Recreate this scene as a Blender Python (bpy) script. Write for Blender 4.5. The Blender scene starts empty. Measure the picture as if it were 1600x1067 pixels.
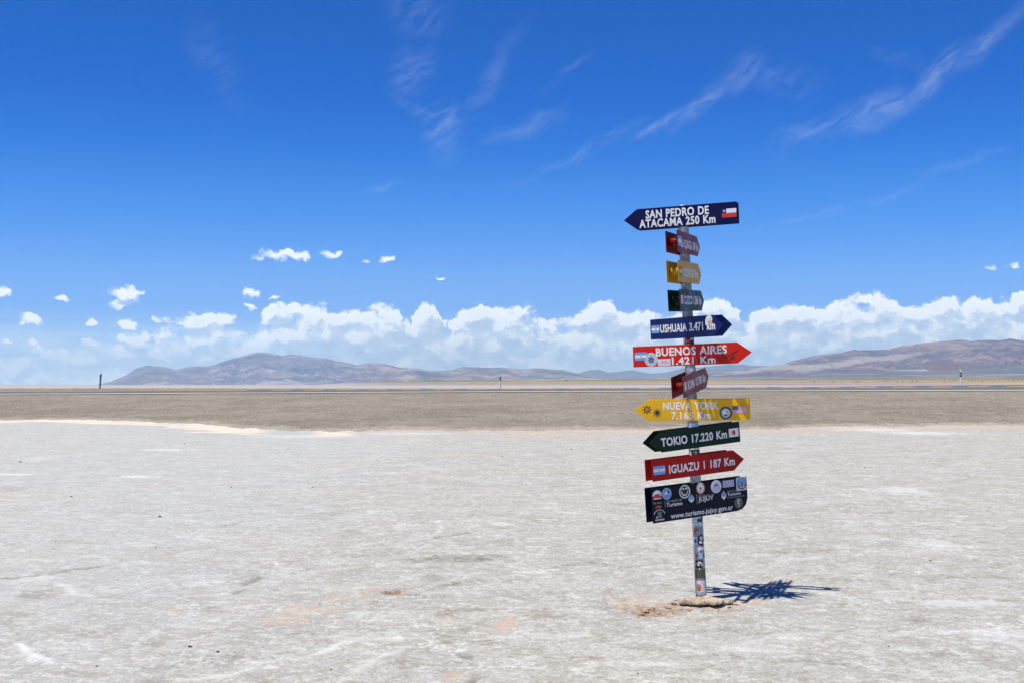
import bpy, bmesh, math, random
import numpy as np
from mathutils import Vector, Matrix

R = math.radians
scene = bpy.context.scene
col = scene.collection
rng = random.Random(11)

# ------------------------------------------------------------------ camera
F = 1900.0            # focal length in pixels of a 1600 px wide picture
HY = 597.0
cam_d = bpy.data.cameras.new('camera')
cam = bpy.data.objects.new('camera', cam_d)
col.objects.link(cam)
cam_d.sensor_width = 36.0
cam_d.lens = F / 1600.0 * 36.0
cam.location = (0, 0, 1.6)
cam.rotation_euler = (R(90) + math.atan((HY - 533.5) / F), 0, 0)
cam_d.clip_start = 0.1
cam_d.clip_end = 90000
scene.camera = cam

# ------------------------------------------------------------------ exposure
scene.view_settings.view_transform = 'Standard'
scene.view_settings.look = 'None'
scene.view_settings.exposure = 0.0
scene.view_settings.gamma = 1.0
scene.cycles.volume_bounces = 2
scene.cycles.denoising_prefilter = 'FAST'

# ------------------------------------------------------------------ sun and sky
to_sun = Vector((-0.885, -0.64, 2.82)).normalized()
sun_el = math.asin(to_sun.z)
sun_rot = math.atan2(to_sun.x, to_sun.y)
sd = bpy.data.lights.new('sun', 'SUN')
sd.energy = 4.9
sd.angle = R(0.53)
sd.color = (1.0, 0.955, 0.85)
so = bpy.data.objects.new('sun', sd)
col.objects.link(so)
so.rotation_euler = (-to_sun).to_track_quat('-Z', 'Y').to_euler()


def ae(px, py):
    """photo pixel -> azimuth, elevation in units of 0.1 rad"""
    th = math.atan((HY - 533.5) / F)
    a = (px - 800) / F
    b = (533.5 - py) / F
    d = Vector((a, math.cos(th) - math.sin(th) * b, math.sin(th) + math.cos(th) * b)).normalized()
    return math.atan2(d.x, d.y) * 10, math.asin(d.z) * 10


class NT:
    """small helper to write node trees compactly"""
    def __init__(s, tree):
        s.t = tree
        s.n = tree.nodes
        s.l = tree.links

    def node(s, typ, **kw):
        n = s.n.new(typ)
        for k, v in kw.items():
            setattr(n, k, v)
        return n

    def put(s, sock, v):
        if hasattr(v, 'is_output'):
            s.l.new(v, sock)
        elif v is not None:
            sock.default_value = v

    def m(s, op, a=None, b=None, c=None, clamp=False):
        n = s.node('ShaderNodeMath', operation=op, use_clamp=clamp)
        for i, v in enumerate((a, b, c)):
            if v is not None:
                s.put(n.inputs[i], v)
        return n.outputs[0]

    def v(s, op, a=None, b=None, scale=None):
        n = s.node('ShaderNodeVectorMath', operation=op)
        if a is not None: s.put(n.inputs[0], a)
        if b is not None: s.put(n.inputs[1], b)
        if scale is not None: s.put(n.inputs['Scale'], scale)
        return n.outputs['Value'] if op in ('DOT_PRODUCT', 'LENGTH') else n.outputs[0]

    def noise(s, vec, scale, detail=4, rough=.5, dist=0, dim='3D', out=0):
        n = s.node('ShaderNodeTexNoise', noise_dimensions=dim)
        s.put(n.inputs['Vector'], vec)
        s.put(n.inputs['Scale'], scale)
        n.inputs['Detail'].default_value = detail
        n.inputs['Roughness'].default_value = rough
        n.inputs['Distortion'].default_value = dist
        return n.outputs[out]

    def ss(s, x, a, b, lo=0., hi=1.):
        n = s.node('ShaderNodeMapRange', interpolation_type='SMOOTHSTEP')
        s.put(n.inputs['Value'], x)
        for k, v in zip(('From Min', 'From Max', 'To Min', 'To Max'), (a, b, lo, hi)):
            s.put(n.inputs[k], v)
        return n.outputs[0]

    def mix(s, f, a, b, mode='MIX'):
        n = s.node('ShaderNodeMix', data_type='RGBA', blend_type=mode)
        s.put(n.inputs[0], f)
        for i, v in ((6, a), (7, b)):
            if isinstance(v, tuple) and len(v) == 3:
                v = v + (1,)
            s.put(n.inputs[i], v)
        return n.outputs[2]

    def ramp(s, f, stops):
        n = s.node('ShaderNodeValToRGB')
        s.put(n.inputs[0], f)
        cr = n.color_ramp
        full = lambda k: tuple(k) + (1,) if len(k) == 3 else tuple(k)
        cr.elements[0].position, cr.elements[1].position = stops[0][0], stops[-1][0]
        cr.elements[0].color, cr.elements[1].color = full(stops[0][1]), full(stops[-1][1])
        for p_, k_ in stops[1:-1]:
            cr.elements.new(p_).color = full(k_)
        return n.outputs[0]


world = bpy.data.worlds.new('World')
scene.world = world
world.use_nodes = True
W = NT(world.node_tree)
W.n.clear()
sky = W.node('ShaderNodeTexSky', sky_type='NISHITA')
sky.sun_disc = False
sky.sun_elevation = sun_el
sky.sun_rotation = sun_rot
sky.altitude = 3400
sky.air_density = 1.0
sky.dust_density = 0.2
sky.ozone_density = 2.5
bg_sky = W.node('ShaderNodeBackground')
bg_sky.inputs[1].default_value = 0.10

tc = W.node('ShaderNodeTexCoord')
dirn = W.v('NORMALIZE', tc.outputs['Generated'])
sx = W.node('ShaderNodeSeparateXYZ')
W.l.new(dirn, sx.inputs[0])
az = W.m('MULTIPLY', W.m('ARCTAN2', sx.outputs[0], sx.outputs[1]), 10.)
el = W.m('MULTIPLY', W.m('ARCSINE', sx.outputs[2]), 10.)
cx = W.node('ShaderNodeCombineXYZ')
W.l.new(az, cx.inputs[0])
W.l.new(el, cx.inputs[1])
P = cx.outputs[0]
# thin high-altitude air: deeper and more saturated blue with height above the horizon
tint = W.ramp(W.m('MULTIPLY', el, .1 / 1.5708, clamp=True),
              [(0.0, (0.5, 0.594, 0.812)), (0.0124, (0.469, 0.575, 0.812)), (0.0325, (0.362, 0.512, 0.85)), (0.056, (0.35, 0.562, 0.906)), (0.0758, (0.219, 0.531, 0.95)), (0.0987, (0.125, 0.487, 0.969)), (0.121, (0.047, 0.406, 0.944)), (0.147, (0.012, 0.345, 0.912)), (0.192, (0.005, 0.345, 0.894)), (0.45, (0.031, 0.21, 0.50)), (1.0, (0.05, 0.19, 0.36))])
W.l.new(W.v('SCALE', W.v('MULTIPLY', sky.outputs[0], tint), scale=1.6), bg_sky.inputs[0])

# ---- cumulus: top line of the cloud deck and the small single clouds
DECK = [(-700, 520), (-400, 560), (-100, 540), (0, 548), (60, 540), (150, 534), (230, 514), (262, 500), (320, 494), (375, 505),
        (400, 505), (414, 470), (440, 470), (480, 466), (520, 475), (560, 478), (590, 470), (625, 478), (642, 500),
        (652, 470), (668, 465), (688, 478), (700, 502), (710, 488), (740, 474), (780, 471), (830, 475), (870, 489),
        (900, 482), (925, 466), (945, 466), (970, 476), (1000, 480), (1040, 488), (1075, 472), (1105, 456),
        (1125, 460), (1150, 474), (1167, 492), (1195, 471), (1230, 472), (1270, 478), (1300, 466), (1332, 454),
        (1365, 452), (1400, 460), (1430, 471), (1460, 466), (1480, 458), (1520, 461), (1548, 458), (1562, 468),
        (1585, 454), (1620, 450), (1750, 470), (1900, 455), (2300, 500)]
PUFF = [  # px, py, rx, ry
    (440, 399, 52, 9), (516, 399, 20, 8), (573, 406, 9, 5), (603, 405, 12, 7), (690, 435, 9, 3),
    (196, 462, 34, 13), (176, 474, 30, 10), (97, 467, 12, 5), (45, 499, 21, 11), (193, 506, 26, 9), (144, 502, 11, 5),
    (393, 457, 19, 10), (390, 480, 9, 5), (430, 463, 12, 4), (2, 455, 18, 9), (5, 353, 12, 5), (1549, 418, 13, 6), (1585, 415, 14, 6), (10, 533, 12, 4),
    (50, 535, 10, 5), (140, 536, 18, 8), (62, 549, 22, 8), (104, 565, 18, 7), (143, 564, 14, 7), (310, 502, 62, 12),
    (215, 527, 40, 9)]
grp = bpy.data.node_groups.new('cloud_density', 'ShaderNodeTree')
grp.interface.new_socket('P', in_out='INPUT', socket_type='NodeSocketVector')
grp.interface.new_socket('D', in_out='OUTPUT', socket_type='NodeSocketFloat')
G = NT(grp)
gi = G.node('NodeGroupInput')
go = G.node('NodeGroupOutput')
p0 = gi.outputs[0]
w1 = G.v('SCALE', G.v('SUBTRACT', G.noise(p0, 9., 2, .6, out=1, dim='2D'), (.5, .5, .5)), scale=.11)
pw = G.v('ADD', p0, w1)
sp = G.node('ShaderNodeSeparateXYZ')
G.l.new(pw, sp.inputs[0])
fc = G.node('ShaderNodeFloatCurve')
A0, A1 = ae(-700, 500)[0], ae(2300, 500)[0]
crv = fc.mapping.curves[0]
pts = []
for x, y in DECK:
    a, e = ae(x, y)
    pts.append(((a - A0) / (A1 - A0), e))
pts = [(min(max(a, 0), 1), e) for a, e in pts]
while len(crv.points) < len(pts):
    crv.points.new(.5, .5)
for cp, (a, e) in zip(crv.points, sorted(pts)):
    cp.location = (a, e)
    cp.handle_type = 'AUTO'
fc.mapping.update()
fx = G.m('DIVIDE', G.m('SUBTRACT', sp.outputs[0], A0), A1 - A0, clamp=True)
G.l.new(fx, fc.inputs['Value'])
depth = G.m('SUBTRACT', fc.outputs[0], sp.outputs[1])          # 0.1 rad below the deck's top line
# cumulus cover is dense near the top line and breaks up below it
deck_env = G.m('MULTIPLY', G.ss(depth, -.06, .10), G.ss(depth, .30, .75, 1., .66))
west = G.ss(sp.outputs[0], ae(250, 500)[0], ae(470, 500)[0], .74, 1.)
env = G.m('MULTIPLY', G.m('MULTIPLY', deck_env, west), G.ss(G.noise(G.v('MULTIPLY', p0, (.9, 2.2, 1.)), 1.5, 2, .5, dim='2D'), .30, .50, .90, 1.06))
for px, py, rx, ry in PUFF:
    a, e = ae(px, py)
    mp = G.node('ShaderNodeMapping', vector_type='TEXTURE')
    G.l.new(pw, mp.inputs['Vector'])
    mp.inputs['Location'].default_value = (a, e, 0)
    mp.inputs['Scale'].default_value = (rx / 190 * 1.35, ry / 190 * 1.5, 1)
    d2 = G.v('DOT_PRODUCT', mp.outputs[0], mp.outputs[0])
    env = G.m('MAXIMUM', env, G.m('MULTIPLY', G.m('SUBTRACT', 1.08, d2), .92))
vo = G.node('ShaderNodeTexVoronoi', feature='SMOOTH_F1', voronoi_dimensions='2D')
stretch = G.v('MULTIPLY', pw, (1., 1.25, 1.))
G.l.new(stretch, vo.inputs['Vector'])
vo.inputs['Scale'].default_value = 5.2
vo.inputs['Detail'].default_value = 2.5
vo.inputs['Roughness'].default_value = .55
vo.inputs['Smoothness'].default_value = .35
bil = G.m('SUBTRACT', .42, vo.outputs['Distance'])
fb = G.m('SUBTRACT', G.noise(G.v('MULTIPLY', p0, (1., 1.9, 1.)), 3.2, 6, .56, dim='2D'), .5)
dd = G.m('ADD', G.m('ADD', G.m('MULTIPLY', env, 1.35), -.46), G.m('ADD', G.m('MULTIPLY', bil, .62), G.m('MULTIPLY', fb, 1.3)))
G.l.new(dd, go.inputs[0])


def inst(vec):
    g = W.node('ShaderNodeGroup')
    g.node_tree = grp
    W.l.new(vec, g.inputs[0])
    return g.outputs[0]


dA = inst(P)
dB = inst(W.v('ADD', P, (-.04, .085, 0.)))
soft = W.ss(el, .42, .10, 0., 1.)
alpha = W.m('MULTIPLY', W.ss(dA, W.m('MULTIPLY', soft, -.18), W.m('ADD', W.ss(el, .72, .98, .50, .72), W.m('MULTIPLY', soft, .3))), W.m('SUBTRACT', .95, W.m('MULTIPLY', soft, .18)))
lit = W.m('ADD', .52, W.m('MINIMUM', .36, W.m('MAXIMUM', -.40, W.m('MULTIPLY', W.m('SUBTRACT', dA, dB), 1.05))))
lit = W.m('SUBTRACT', lit, W.m('MULTIPLY', W.ss(dA, .2, .9), .20), clamp=True)
ccol = W.ramp(lit, [(0., (.50, .60, .78)), (.40, (.66, .75, .89)), (.62, (.90, .94, .99)), (.85, (1.06, 1.06, 1.05)), (1., (1.15, 1.13, 1.08))])
# thin veil that pales the lowest sky, under and behind the cumulus
vn = W.noise(W.v('MULTIPLY', P, (.55, 3.4, 1.)), 3.0, 4, .6, dim='2D')
veil = W.m('MULTIPLY', W.ss(el, .62, .12), W.ss(vn, .28, .62, .45, .95))
vcol = W.ramp(W.m('MULTIPLY', el, 1.4, clamp=True), [(0., (.80, .84, .90)), (.4, (.74, .80, .90)), (1., (.42, .60, .90))])
low = W.mix(alpha, vcol, ccol)
lowa = W.m('SUBTRACT', 1., W.m('MULTIPLY', W.m('SUBTRACT', 1., alpha), W.m('SUBTRACT', 1., veil)))
bg_low = W.node('ShaderNodeBackground')
W.l.new(low, bg_low.inputs[0])
bg_low.inputs[1].default_value = 1.12
ms = W.node('ShaderNodeMixShader')
W.l.new(lowa, ms.inputs[0])
W.l.new(bg_sky.outputs[0], ms.inputs[1])
W.l.new(bg_low.outputs[0], ms.inputs[2])

# ---- cirrus streaks: px, py, half length, half width, angle (degrees), strength
CIR = [(1545, 60, 75, 14, 42, .8), (1450, 125, 75, 19, 38, 1.), (1365, 175, 80, 26, 22, 1.), (1270, 205, 70, 22, 22, .7),
       (1160, 115, 45, 22, 38, .7), (1100, 162, 55, 14, 40, .9), (1030, 195, 60, 10, 24, .8), (930, 225, 75, 12, 26, .7), (850, 265, 70, 9, 24, .45),
       (1220, 120, 60, 30, -10, .45), (700, 195, 30, 36, -35, 1.), (665, 175, 60, 12, -25, .7), (690, 215, 45, 35, -70, .6),
       (655, 20, 45, 35, 0, .6), (640, 105, 45, 40, 60, .6), (820, 195, 70, 14, 22, .65), (770, 120, 90, 18, 58, .4),
       (880, 115, 60, 8, 35, .35), (1360, 315, 70, 7, 15, .6), (1240, 340, 80, 6, 12, .5), (1500, 255, 60, 8, 14, .4), (595, 290, 35, 6, 25, .45),
       (340, 100, 70, 35, -60, .3), (1405, 95, 40, 12, -15, .3)]
cw = W.v('ADD', P, W.v('SCALE', W.v('SUBTRACT', W.noise(P, 1.6, 3, .6, out=1, dim='2D'), (.5, .5, .5)), scale=.26))
ci = None
for px, py, rx, ry, an, st in CIR:
    a, e = ae(px, py)
    mp = W.node('ShaderNodeMapping', vector_type='TEXTURE')
    W.l.new(cw, mp.inputs['Vector'])
    mp.inputs['Location'].default_value = (a, e, 0)
    mp.inputs['Rotation'].default_value = (0, 0, R(an))
    mp.inputs['Scale'].default_value = (rx / 190 * 1.5, ry / 190 * 1.35, 1)
    s_ = W.m('MULTIPLY', W.ss(W.v('LENGTH', mp.outputs[0]), 1., .0), st)
    ci = s_ if ci is None else W.m('MAXIMUM', ci, s_)
rm = W.node('ShaderNodeMapping', vector_type='TEXTURE')
W.l.new(cw, rm.inputs['Vector'])
rm.inputs['Rotation'].default_value = (0, 0, R(28))
rm.inputs['Scale'].default_value = (1., .22, 1)
cn = W.m('ADD', W.m('MULTIPLY', W.noise(rm.outputs[0], 4.2, 5, .6, dim='2D'), .62), W.m('MULTIPLY', W.noise(cw, 2.0, 5, .58, dim='2D'), .58))
ca = W.m('MULTIPLY', ci, W.ss(cn, .42, .80, .05, 1.), clamp=True)
bg_ci = W.node('ShaderNodeBackground')
bg_ci.inputs[0].default_value = (.62, .74, .95, 1)
bg_ci.inputs[1].default_value = .95
ms2 = W.node('ShaderNodeMixShader')
W.l.new(W.m('MULTIPLY', ca, .26), ms2.inputs[0])
W.l.new(bg_sky.outputs[0], ms2.inputs[1])
W.l.new(bg_ci.outputs[0], ms2.inputs[2])
# each cloud layer is only worked out in its own part of the sky
win = W.m('MULTIPLY', W.m('LESS_THAN', W.m('ABSOLUTE', W.m('SUBTRACT', az, .5)), 5.), W.m('LESS_THAN', el, 4.))
ms3 = W.node('ShaderNodeMixShader')
W.l.new(win, ms3.inputs[0]); W.l.new(bg_sky.outputs[0], ms3.inputs[1]); W.l.new(ms2.outputs[0], ms3.inputs[2])
ms4 = W.node('ShaderNodeMixShader')
W.l.new(W.m('MULTIPLY', W.m('LESS_THAN', W.m('ABSOLUTE', az), 7.), W.m('MULTIPLY', W.m('LESS_THAN', el, 1.16), W.m('GREATER_THAN', el, -.3))), ms4.inputs[0]); W.l.new(ms3.outputs[0], ms4.inputs[1]); W.l.new(ms.outputs[0], ms4.inputs[2])
wo = W.node('ShaderNodeOutputWorld')
W.l.new(ms4.outputs[0], wo.inputs['Surface'])
world.cycles.sampling_method = 'MANUAL'
world.cycles.sample_map_resolution = 512


# ================================================================== helpers
def mat(name, color=(.5, .5, .5), rough=.6, metal=0., spec=.5, coat=0.):
    m_ = bpy.data.materials.new(name)
    m_.use_nodes = True
    b = m_.node_tree.nodes['Principled BSDF']
    b.inputs['Base Color'].default_value = tuple(color) + (1,)
    b.inputs['Roughness'].default_value = rough
    b.inputs['Metallic'].default_value = metal
    b.inputs['Specular IOR Level'].default_value = spec
    b.inputs['Coat Weight'].default_value = coat
    return m_


def nmat(name):
    m_ = mat(name)
    T = NT(m_.node_tree)
    return m_, T, T.n['Principled BSDF']


def paint(name, color, rough=.3, wear=.12):
    """painted sheet metal: a little dust, fading and unevenness"""
    m_, T, b = nmat(name)
    b.inputs['Specular IOR Level'].default_value = .16
    tcn = T.node('ShaderNodeTexCoord').outputs['Object']
    n1 = T.noise(tcn, 7., 6, .65)
    n2 = T.noise(tcn, 90., 4, .6)
    dust = T.m('MULTIPLY', T.ss(n1, .48, .75), wear)
    c = T.mix(dust, tuple(color), (.45, .41, .36))
    c = T.mix(T.m('MULTIPLY', T.ss(n2, .62, .75), wear * 1.2), c, tuple(min(1, k * 1.6 + .02) for k in color))
    T.l.new(c, b.inputs['Base Color'])
    T.l.new(T.ss(n1, .3, .7, rough + .02, rough + .2), b.inputs['Roughness'])
    bp = T.node('ShaderNodeBump')
    bp.inputs['Strength'].default_value = .12
    bp.inputs['Distance'].default_value = .01
    T.l.new(T.noise(tcn, 5., 2, .5), bp.inputs['Height'])
    T.l.new(bp.outputs[0], b.inputs['Normal'])
    return m_


def mesh_obj(name, verts, faces, mats, parent=None, fm=None, smooth=False):
    me = bpy.data.meshes.new(name)
    me.from_pydata([tuple(v) for v in verts], [], faces)
    for m_ in (mats if isinstance(mats, (list, tuple)) else [mats]):
        me.materials.append(m_)
    if fm:
        me.polygons.foreach_set('material_index', fm)
    if smooth:
        me.polygons.foreach_set('use_smooth', [True] * len(me.polygons))
    me.update()
    o = bpy.data.objects.new(name, me)
    col.objects.link(o)
    if parent:
        o.parent = parent
    return o


def grid_obj(name, X, Y, Z, mats, attrs=None, smooth=True):
    """regular grid surface from 2-D numpy arrays"""
    nr, nc = X.shape
    me = bpy.data.meshes.new(name)
    co = np.stack([X, Y, Z], -1).reshape(-1, 3).astype(np.float32)
    i = np.arange(nr - 1)[:, None] * nc + np.arange(nc - 1)[None, :]
    q = np.stack([i, i + 1, i + nc + 1, i + nc], -1).reshape(-1, 4)
    # keep normals upward
    a, b, d = co[q[0, 0]], co[q[0, 1]], co[q[0, 3]]
    if np.cross(b - a, d - a)[2] < 0:
        q = q[:, ::-1]
    n = len(q)
    me.vertices.add(len(co)); me.vertices.foreach_set('co', co.ravel())
    me.loops.add(n * 4); me.loops.foreach_set('vertex_index', q.ravel().astype(np.int32))
    me.polygons.add(n)
    me.polygons.foreach_set('loop_start', np.arange(0, n * 4, 4, dtype=np.int32))
    me.polygons.foreach_set('loop_total', np.full(n, 4, dtype=np.int32))
    me.update(calc_edges=True)
    me.polygons.foreach_set('use_smooth', np.full(n, smooth))
    for k, v in (attrs or {}).items():
        at = me.attributes.new(k, 'FLOAT', 'POINT')
        at.data.foreach_set('value', v.ravel().astype(np.float32))
    for m_ in (mats if isinstance(mats, (list, tuple)) else [mats]):
        me.materials.append(m_)
    me.validate()
    o = bpy.data.objects.new(name, me)
    col.objects.link(o)
    return o


def tag(o, label=None, cat=None, group=None, kind=None):
    for k, v in (('label', label), ('category', cat), ('group', group), ('kind', kind)):
        if v:
            o[k] = v
    return o


def empty(name, loc=(0, 0, 0), rot=None):
    o = bpy.data.objects.new(name, None)
    o.empty_display_size = .1
    o.location = loc
    if rot is not None:
        o.rotation_euler = rot
    col.objects.link(o)
    return o


# ---- numpy gradient noise
_r = np.random.RandomState(5)
_perm = _r.permutation(4096)
_ga = _r.rand(4096) * 2 * np.pi
_gx, _gy = np.cos(_ga), np.sin(_ga)


def pn(x, y):
    xi = np.floor(x).astype(np.int64); yi = np.floor(y).astype(np.int64)
    xf = x - xi; yf = y - yi
    u = xf * xf * xf * (xf * (xf * 6 - 15) + 10); v = yf * yf * yf * (yf * (yf * 6 - 15) + 10)
    def g(ix, iy, dx, dy):
        h = _perm[(_perm[ix & 4095] + iy) & 4095]
        return _gx[h] * dx + _gy[h] * dy
    a = g(xi, yi, xf, yf); b = g(xi + 1, yi, xf - 1, yf)
    c = g(xi, yi + 1, xf, yf - 1); d = g(xi + 1, yi + 1, xf - 1, yf - 1)
    return (a + u * (b - a)) * (1 - v) + (c + u * (d - c)) * v


def fbm(x, y, oc=5, gain=.5, ridged=False):
    s = np.zeros(np.broadcast(x, y).shape); amp = 1.; f = 1.
    for k in range(oc):
        n = pn(x * f + 17.3 * k, y * f - 9.1 * k)
        s += amp * ((.5 - np.abs(n)) * 2 - .6 if ridged else n)
        amp *= gain; f *= 2.03
    return s


def sst(x, a, b):
    t = np.clip((x - a) / (b - a), 0, 1)
    return t * t * (3 - 2 * t)


def axis(parts):
    """monotone coordinate list from (start, stop, step0, step1) pieces"""
    out = [parts[0][0]]
    for a, b, s0, s1 in parts:
        x = out[-1]
        while x < b - 1e-6:
            t = (x - a) / (b - a)
            x += s0 + (s1 - s0) * t
            out.append(min(x, b))
    return np.array(out)


# ================================================================== ground
# -- foot of the gravel embankment, road edges: rows read along the road
PXF = np.array([-400, 0, 120, 200, 290, 350, 420, 500, 560, 750, 1000, 1200, 1350, 1600, 2000.])
YFT = np.array([655, 655, 655.5, 657, 660.5, 667, 670.5, 672, 672.5, 672, 671, 669.5, 665, 664, 663.])


def solve_d(x, f):
    """distance D(x) of a line whose row in the view is f(px)"""
    d = np.full_like(x, 60.)
    for _ in range(12):
        px = 800 + F * x / d
        d = .5 * d + .5 * f(px, x)
    return d


def d_foot(x):
    return solve_d(x, lambda px, x_: F * 1.6 / (np.interp(px, PXF, YFT) - HY))


def d_line(x, d0):
    return d0 - .17 * np.clip(x, -60, 60)


def z_row(x, d, pxs, ys):
    px = 800 + F * x / d
    return 1.6 - (np.interp(px, pxs, ys) - HY) * d / F


NEAR = ([-200, 100, 800, 1280, 1500, 1600, 1900], [617.2, 616, 612.4, 611.2, 610.6, 610.4, 610])
FAR = ([-200, 100, 800, 1280, 1500, 1600, 1900], [611.5, 610.3, 608, 605, 602.6, 601.8, 600.5])
TOP = ([-200, 150, 781, 1280, 1501, 1600, 1900], [606.5, 606, 606.3, 603.6, 601.3, 600.6, 599.5])


def profile(x):
    """(D, z) stations across the embankment for each x"""
    df = d_foot(x)
    dn, dr, dp = d_line(x, 73.), d_line(x, 81.5), d_line(x, 84.)
    return [(df, np.full_like(x, .0)), (dn - 1.2, z_row(x, dn, *NEAR) - .015), (dn, z_row(x, dn, *NEAR)),
            (dr, z_row(x, dr, *FAR)), (dp, z_row(x, dp, *TOP)), (dp + 3, z_row(x, dp, *TOP) - .1),
            (dp + 12, np.full_like(x, -.02)), (dp + 45, np.full_like(x, -.06))]


# --- salt flat
gx = axis([(-200, -60, 12, 3), (-60, -22, 3, .3), (-22, -5, .16, .028), (-5, 5.6, .022, .022), (5.6, 24, .028, .2), (24, 60, .3, 3), (60, 200, 3, 12)])
gy = axis([(-150, 4, 20, .3), (4, 6, .03, .016), (6, 10.5, .016, .026), (10.5, 56, .03, .22)])
X, Y = np.meshgrid(gx, gy)
near = sst(Y, 3.5, 5.) * (1 - sst(np.abs(X), 24, 60))
warp = fbm(X * .9, Y * .9, 3)
Z = .012 * fbm(X * .35, Y * .35, 3) + near * (.006 * fbm(X * 1.7 + warp, Y * 1.7, 5, .55) + .0035 * fbm(X * 6 + warp * 2, Y * 6, 4, .6))
Z += near * .004 * np.clip(fbm(X * 3.1 + warp, Y * 3.1, 4, .55, True), 0, 2)
# cracks that wander over the crust: (points) in metres
def g2(px, py):
    d = F * 1.6 / (py - HY)
    return ((px - 800) / F * d, d)
CRACK = [([(-20, 905), (62, 897), (110, 888), (165, 882)], 1.), ([(650, 842), (705, 836), (745, 827), (800, 823)], .8),
         ([(345, 822), (385, 813), (440, 806), (540, 800)], .5), ([(370, 925), (392, 905), (405, 896)], .7), ([(640, 872), (700, 868), (765, 872)], .7),
         ([(690, 915), (722, 906)], .6), ([(695, 1000), (730, 1010), (745, 1040), (735, 1067)], .7), ([(40, 927), (75, 931)], .6), ([(0, 965), (40, 978), (30, 990)], .6),
         ([(150, 1045), (200, 1050), (270, 1062)], .5), ([(1180, 862), (1240, 856), (1300, 858)], .5), ([(1395, 980), (1440, 965)], .5), ([(850, 885), (905, 880), (940, 872)], .45),
         ([(1220, 1026), (1300, 1030), (1340, 1045)], .4), ([(1380, 800), (1450, 795), (1540, 798)], .45), ([(830, 760), (900, 757), (960, 759)], .4)]
RIDGE = [([(36, 1003), (50, 1018), (85, 1034)], .9), ([(475, 1025), (500, 1017), (560, 995), (625, 993)], .7), ([(285, 1055), (360, 1050), (400, 1035)], .6),
         ([(135, 1057), (185, 1064), (240, 1066)], .8), ([(688, 832), (690, 820), (684, 812)], .6), ([(560, 1045), (590, 1025), (640, 1005)], .5), ([(655, 855), (670, 852), (668, 848)], .5),
         ([(100, 910), (125, 925), (150, 930)], .5), ([(900, 1040), (980, 1030), (1050, 1035)], .5), ([(1130, 1010), (1200, 990), (1260, 992)], .5)]
def lines(L, width, wig):
    out = np.zeros_like(X)
    wx = X + wig * fbm(X * 5, Y * 5, 3); wy = Y + wig * 1.6 * fbm(X * 5 + 40, Y * 5, 3)
    for pts_, st in L:
        g = [g2(*p) for p in pts_]
        xs = [q[0] for q in g]; ys = [q[1] for q in g]
        m_ = (X > min(xs) - 1) & (X < max(xs) + 1) & (Y > min(ys) - 1) & (Y < max(ys) + 1)
        best = np.full(m_.sum(), 9.)
        ax_, ay_ = wx[m_], wy[m_]
        for (x0, y0), (x1, y1) in zip(g, g[1:]):
            vx, vy = x1 - x0, y1 - y0
            t = np.clip(((ax_ - x0) * vx + (ay_ - y0) * vy) / (vx * vx + vy * vy + 1e-9), 0, 1)
            best = np.minimum(best, np.hypot(ax_ - x0 - t * vx, ay_ - y0 - t * vy))
        w = width * (1 + .0 * best)
        out[m_] = np.maximum(out[m_], st * np.exp(-(best / w) ** 2))
    return out
crack = lines(CRACK, .036, .07)
ridge = lines(RIDGE, .036, .06)
cmask = np.clip(.75 + 2.2 * fbm(X * 2.3, Y * 2.3, 2), 0, 1)
crack *= cmask; ridge *= np.clip(cmask + .3, 0, 1)
Z += -.022 * crack + .012 * ridge
# stained and disturbed spots: px, py, half width px, half height px, strength
def spots(L, rag=.55):
    out = np.zeros_like(X)
    nz = fbm(X * 4.1 + 7, Y * 4.1, 5, .6)
    for px, py, rx, ry, st in L:
        x0, y0 = g2(px, py)
        wx_ = rx / F * y0; wy_ = ry * y0 * y0 / (F * 1.6)
        d = np.hypot((X - x0) / wx_, (Y - y0) / wy_)
        out = np.maximum(out, st * sst(1.25 - d + rag * nz * 1.6, 0, .6))
    return out
soil = spots([(1027, 952, 44, 10, 1.), (1055, 945, 30, 8, .8), (1010, 948, 22, 8, .8), (618, 923, 22, 3.2, 1.4), (1115, 945, 45, 7, .5), (1070, 960, 50, 6, .35), (1392, 983, 8, 3, .5), (930, 1023, 14, 4, .4)])
pink = spots([(448, 963, 34, 9, 1.), (500, 948, 40, 6, .7), (545, 931, 40, 7, .45), (790, 970, 22, 9, .9), (710, 1050, 16, 8, .8), (575, 918, 30, 6, .6), (1010, 941, 60, 14, .6), (1120, 940, 60, 9, .7),
              (280, 951, 20, 5, .4), (330, 755, 40, 3, .5), (250, 758, 30, 2, .5), (730, 712, 60, 2.5, .4), (500, 728, 40, 2, .4), (10, 778, 25, 4, .4)])
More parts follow.
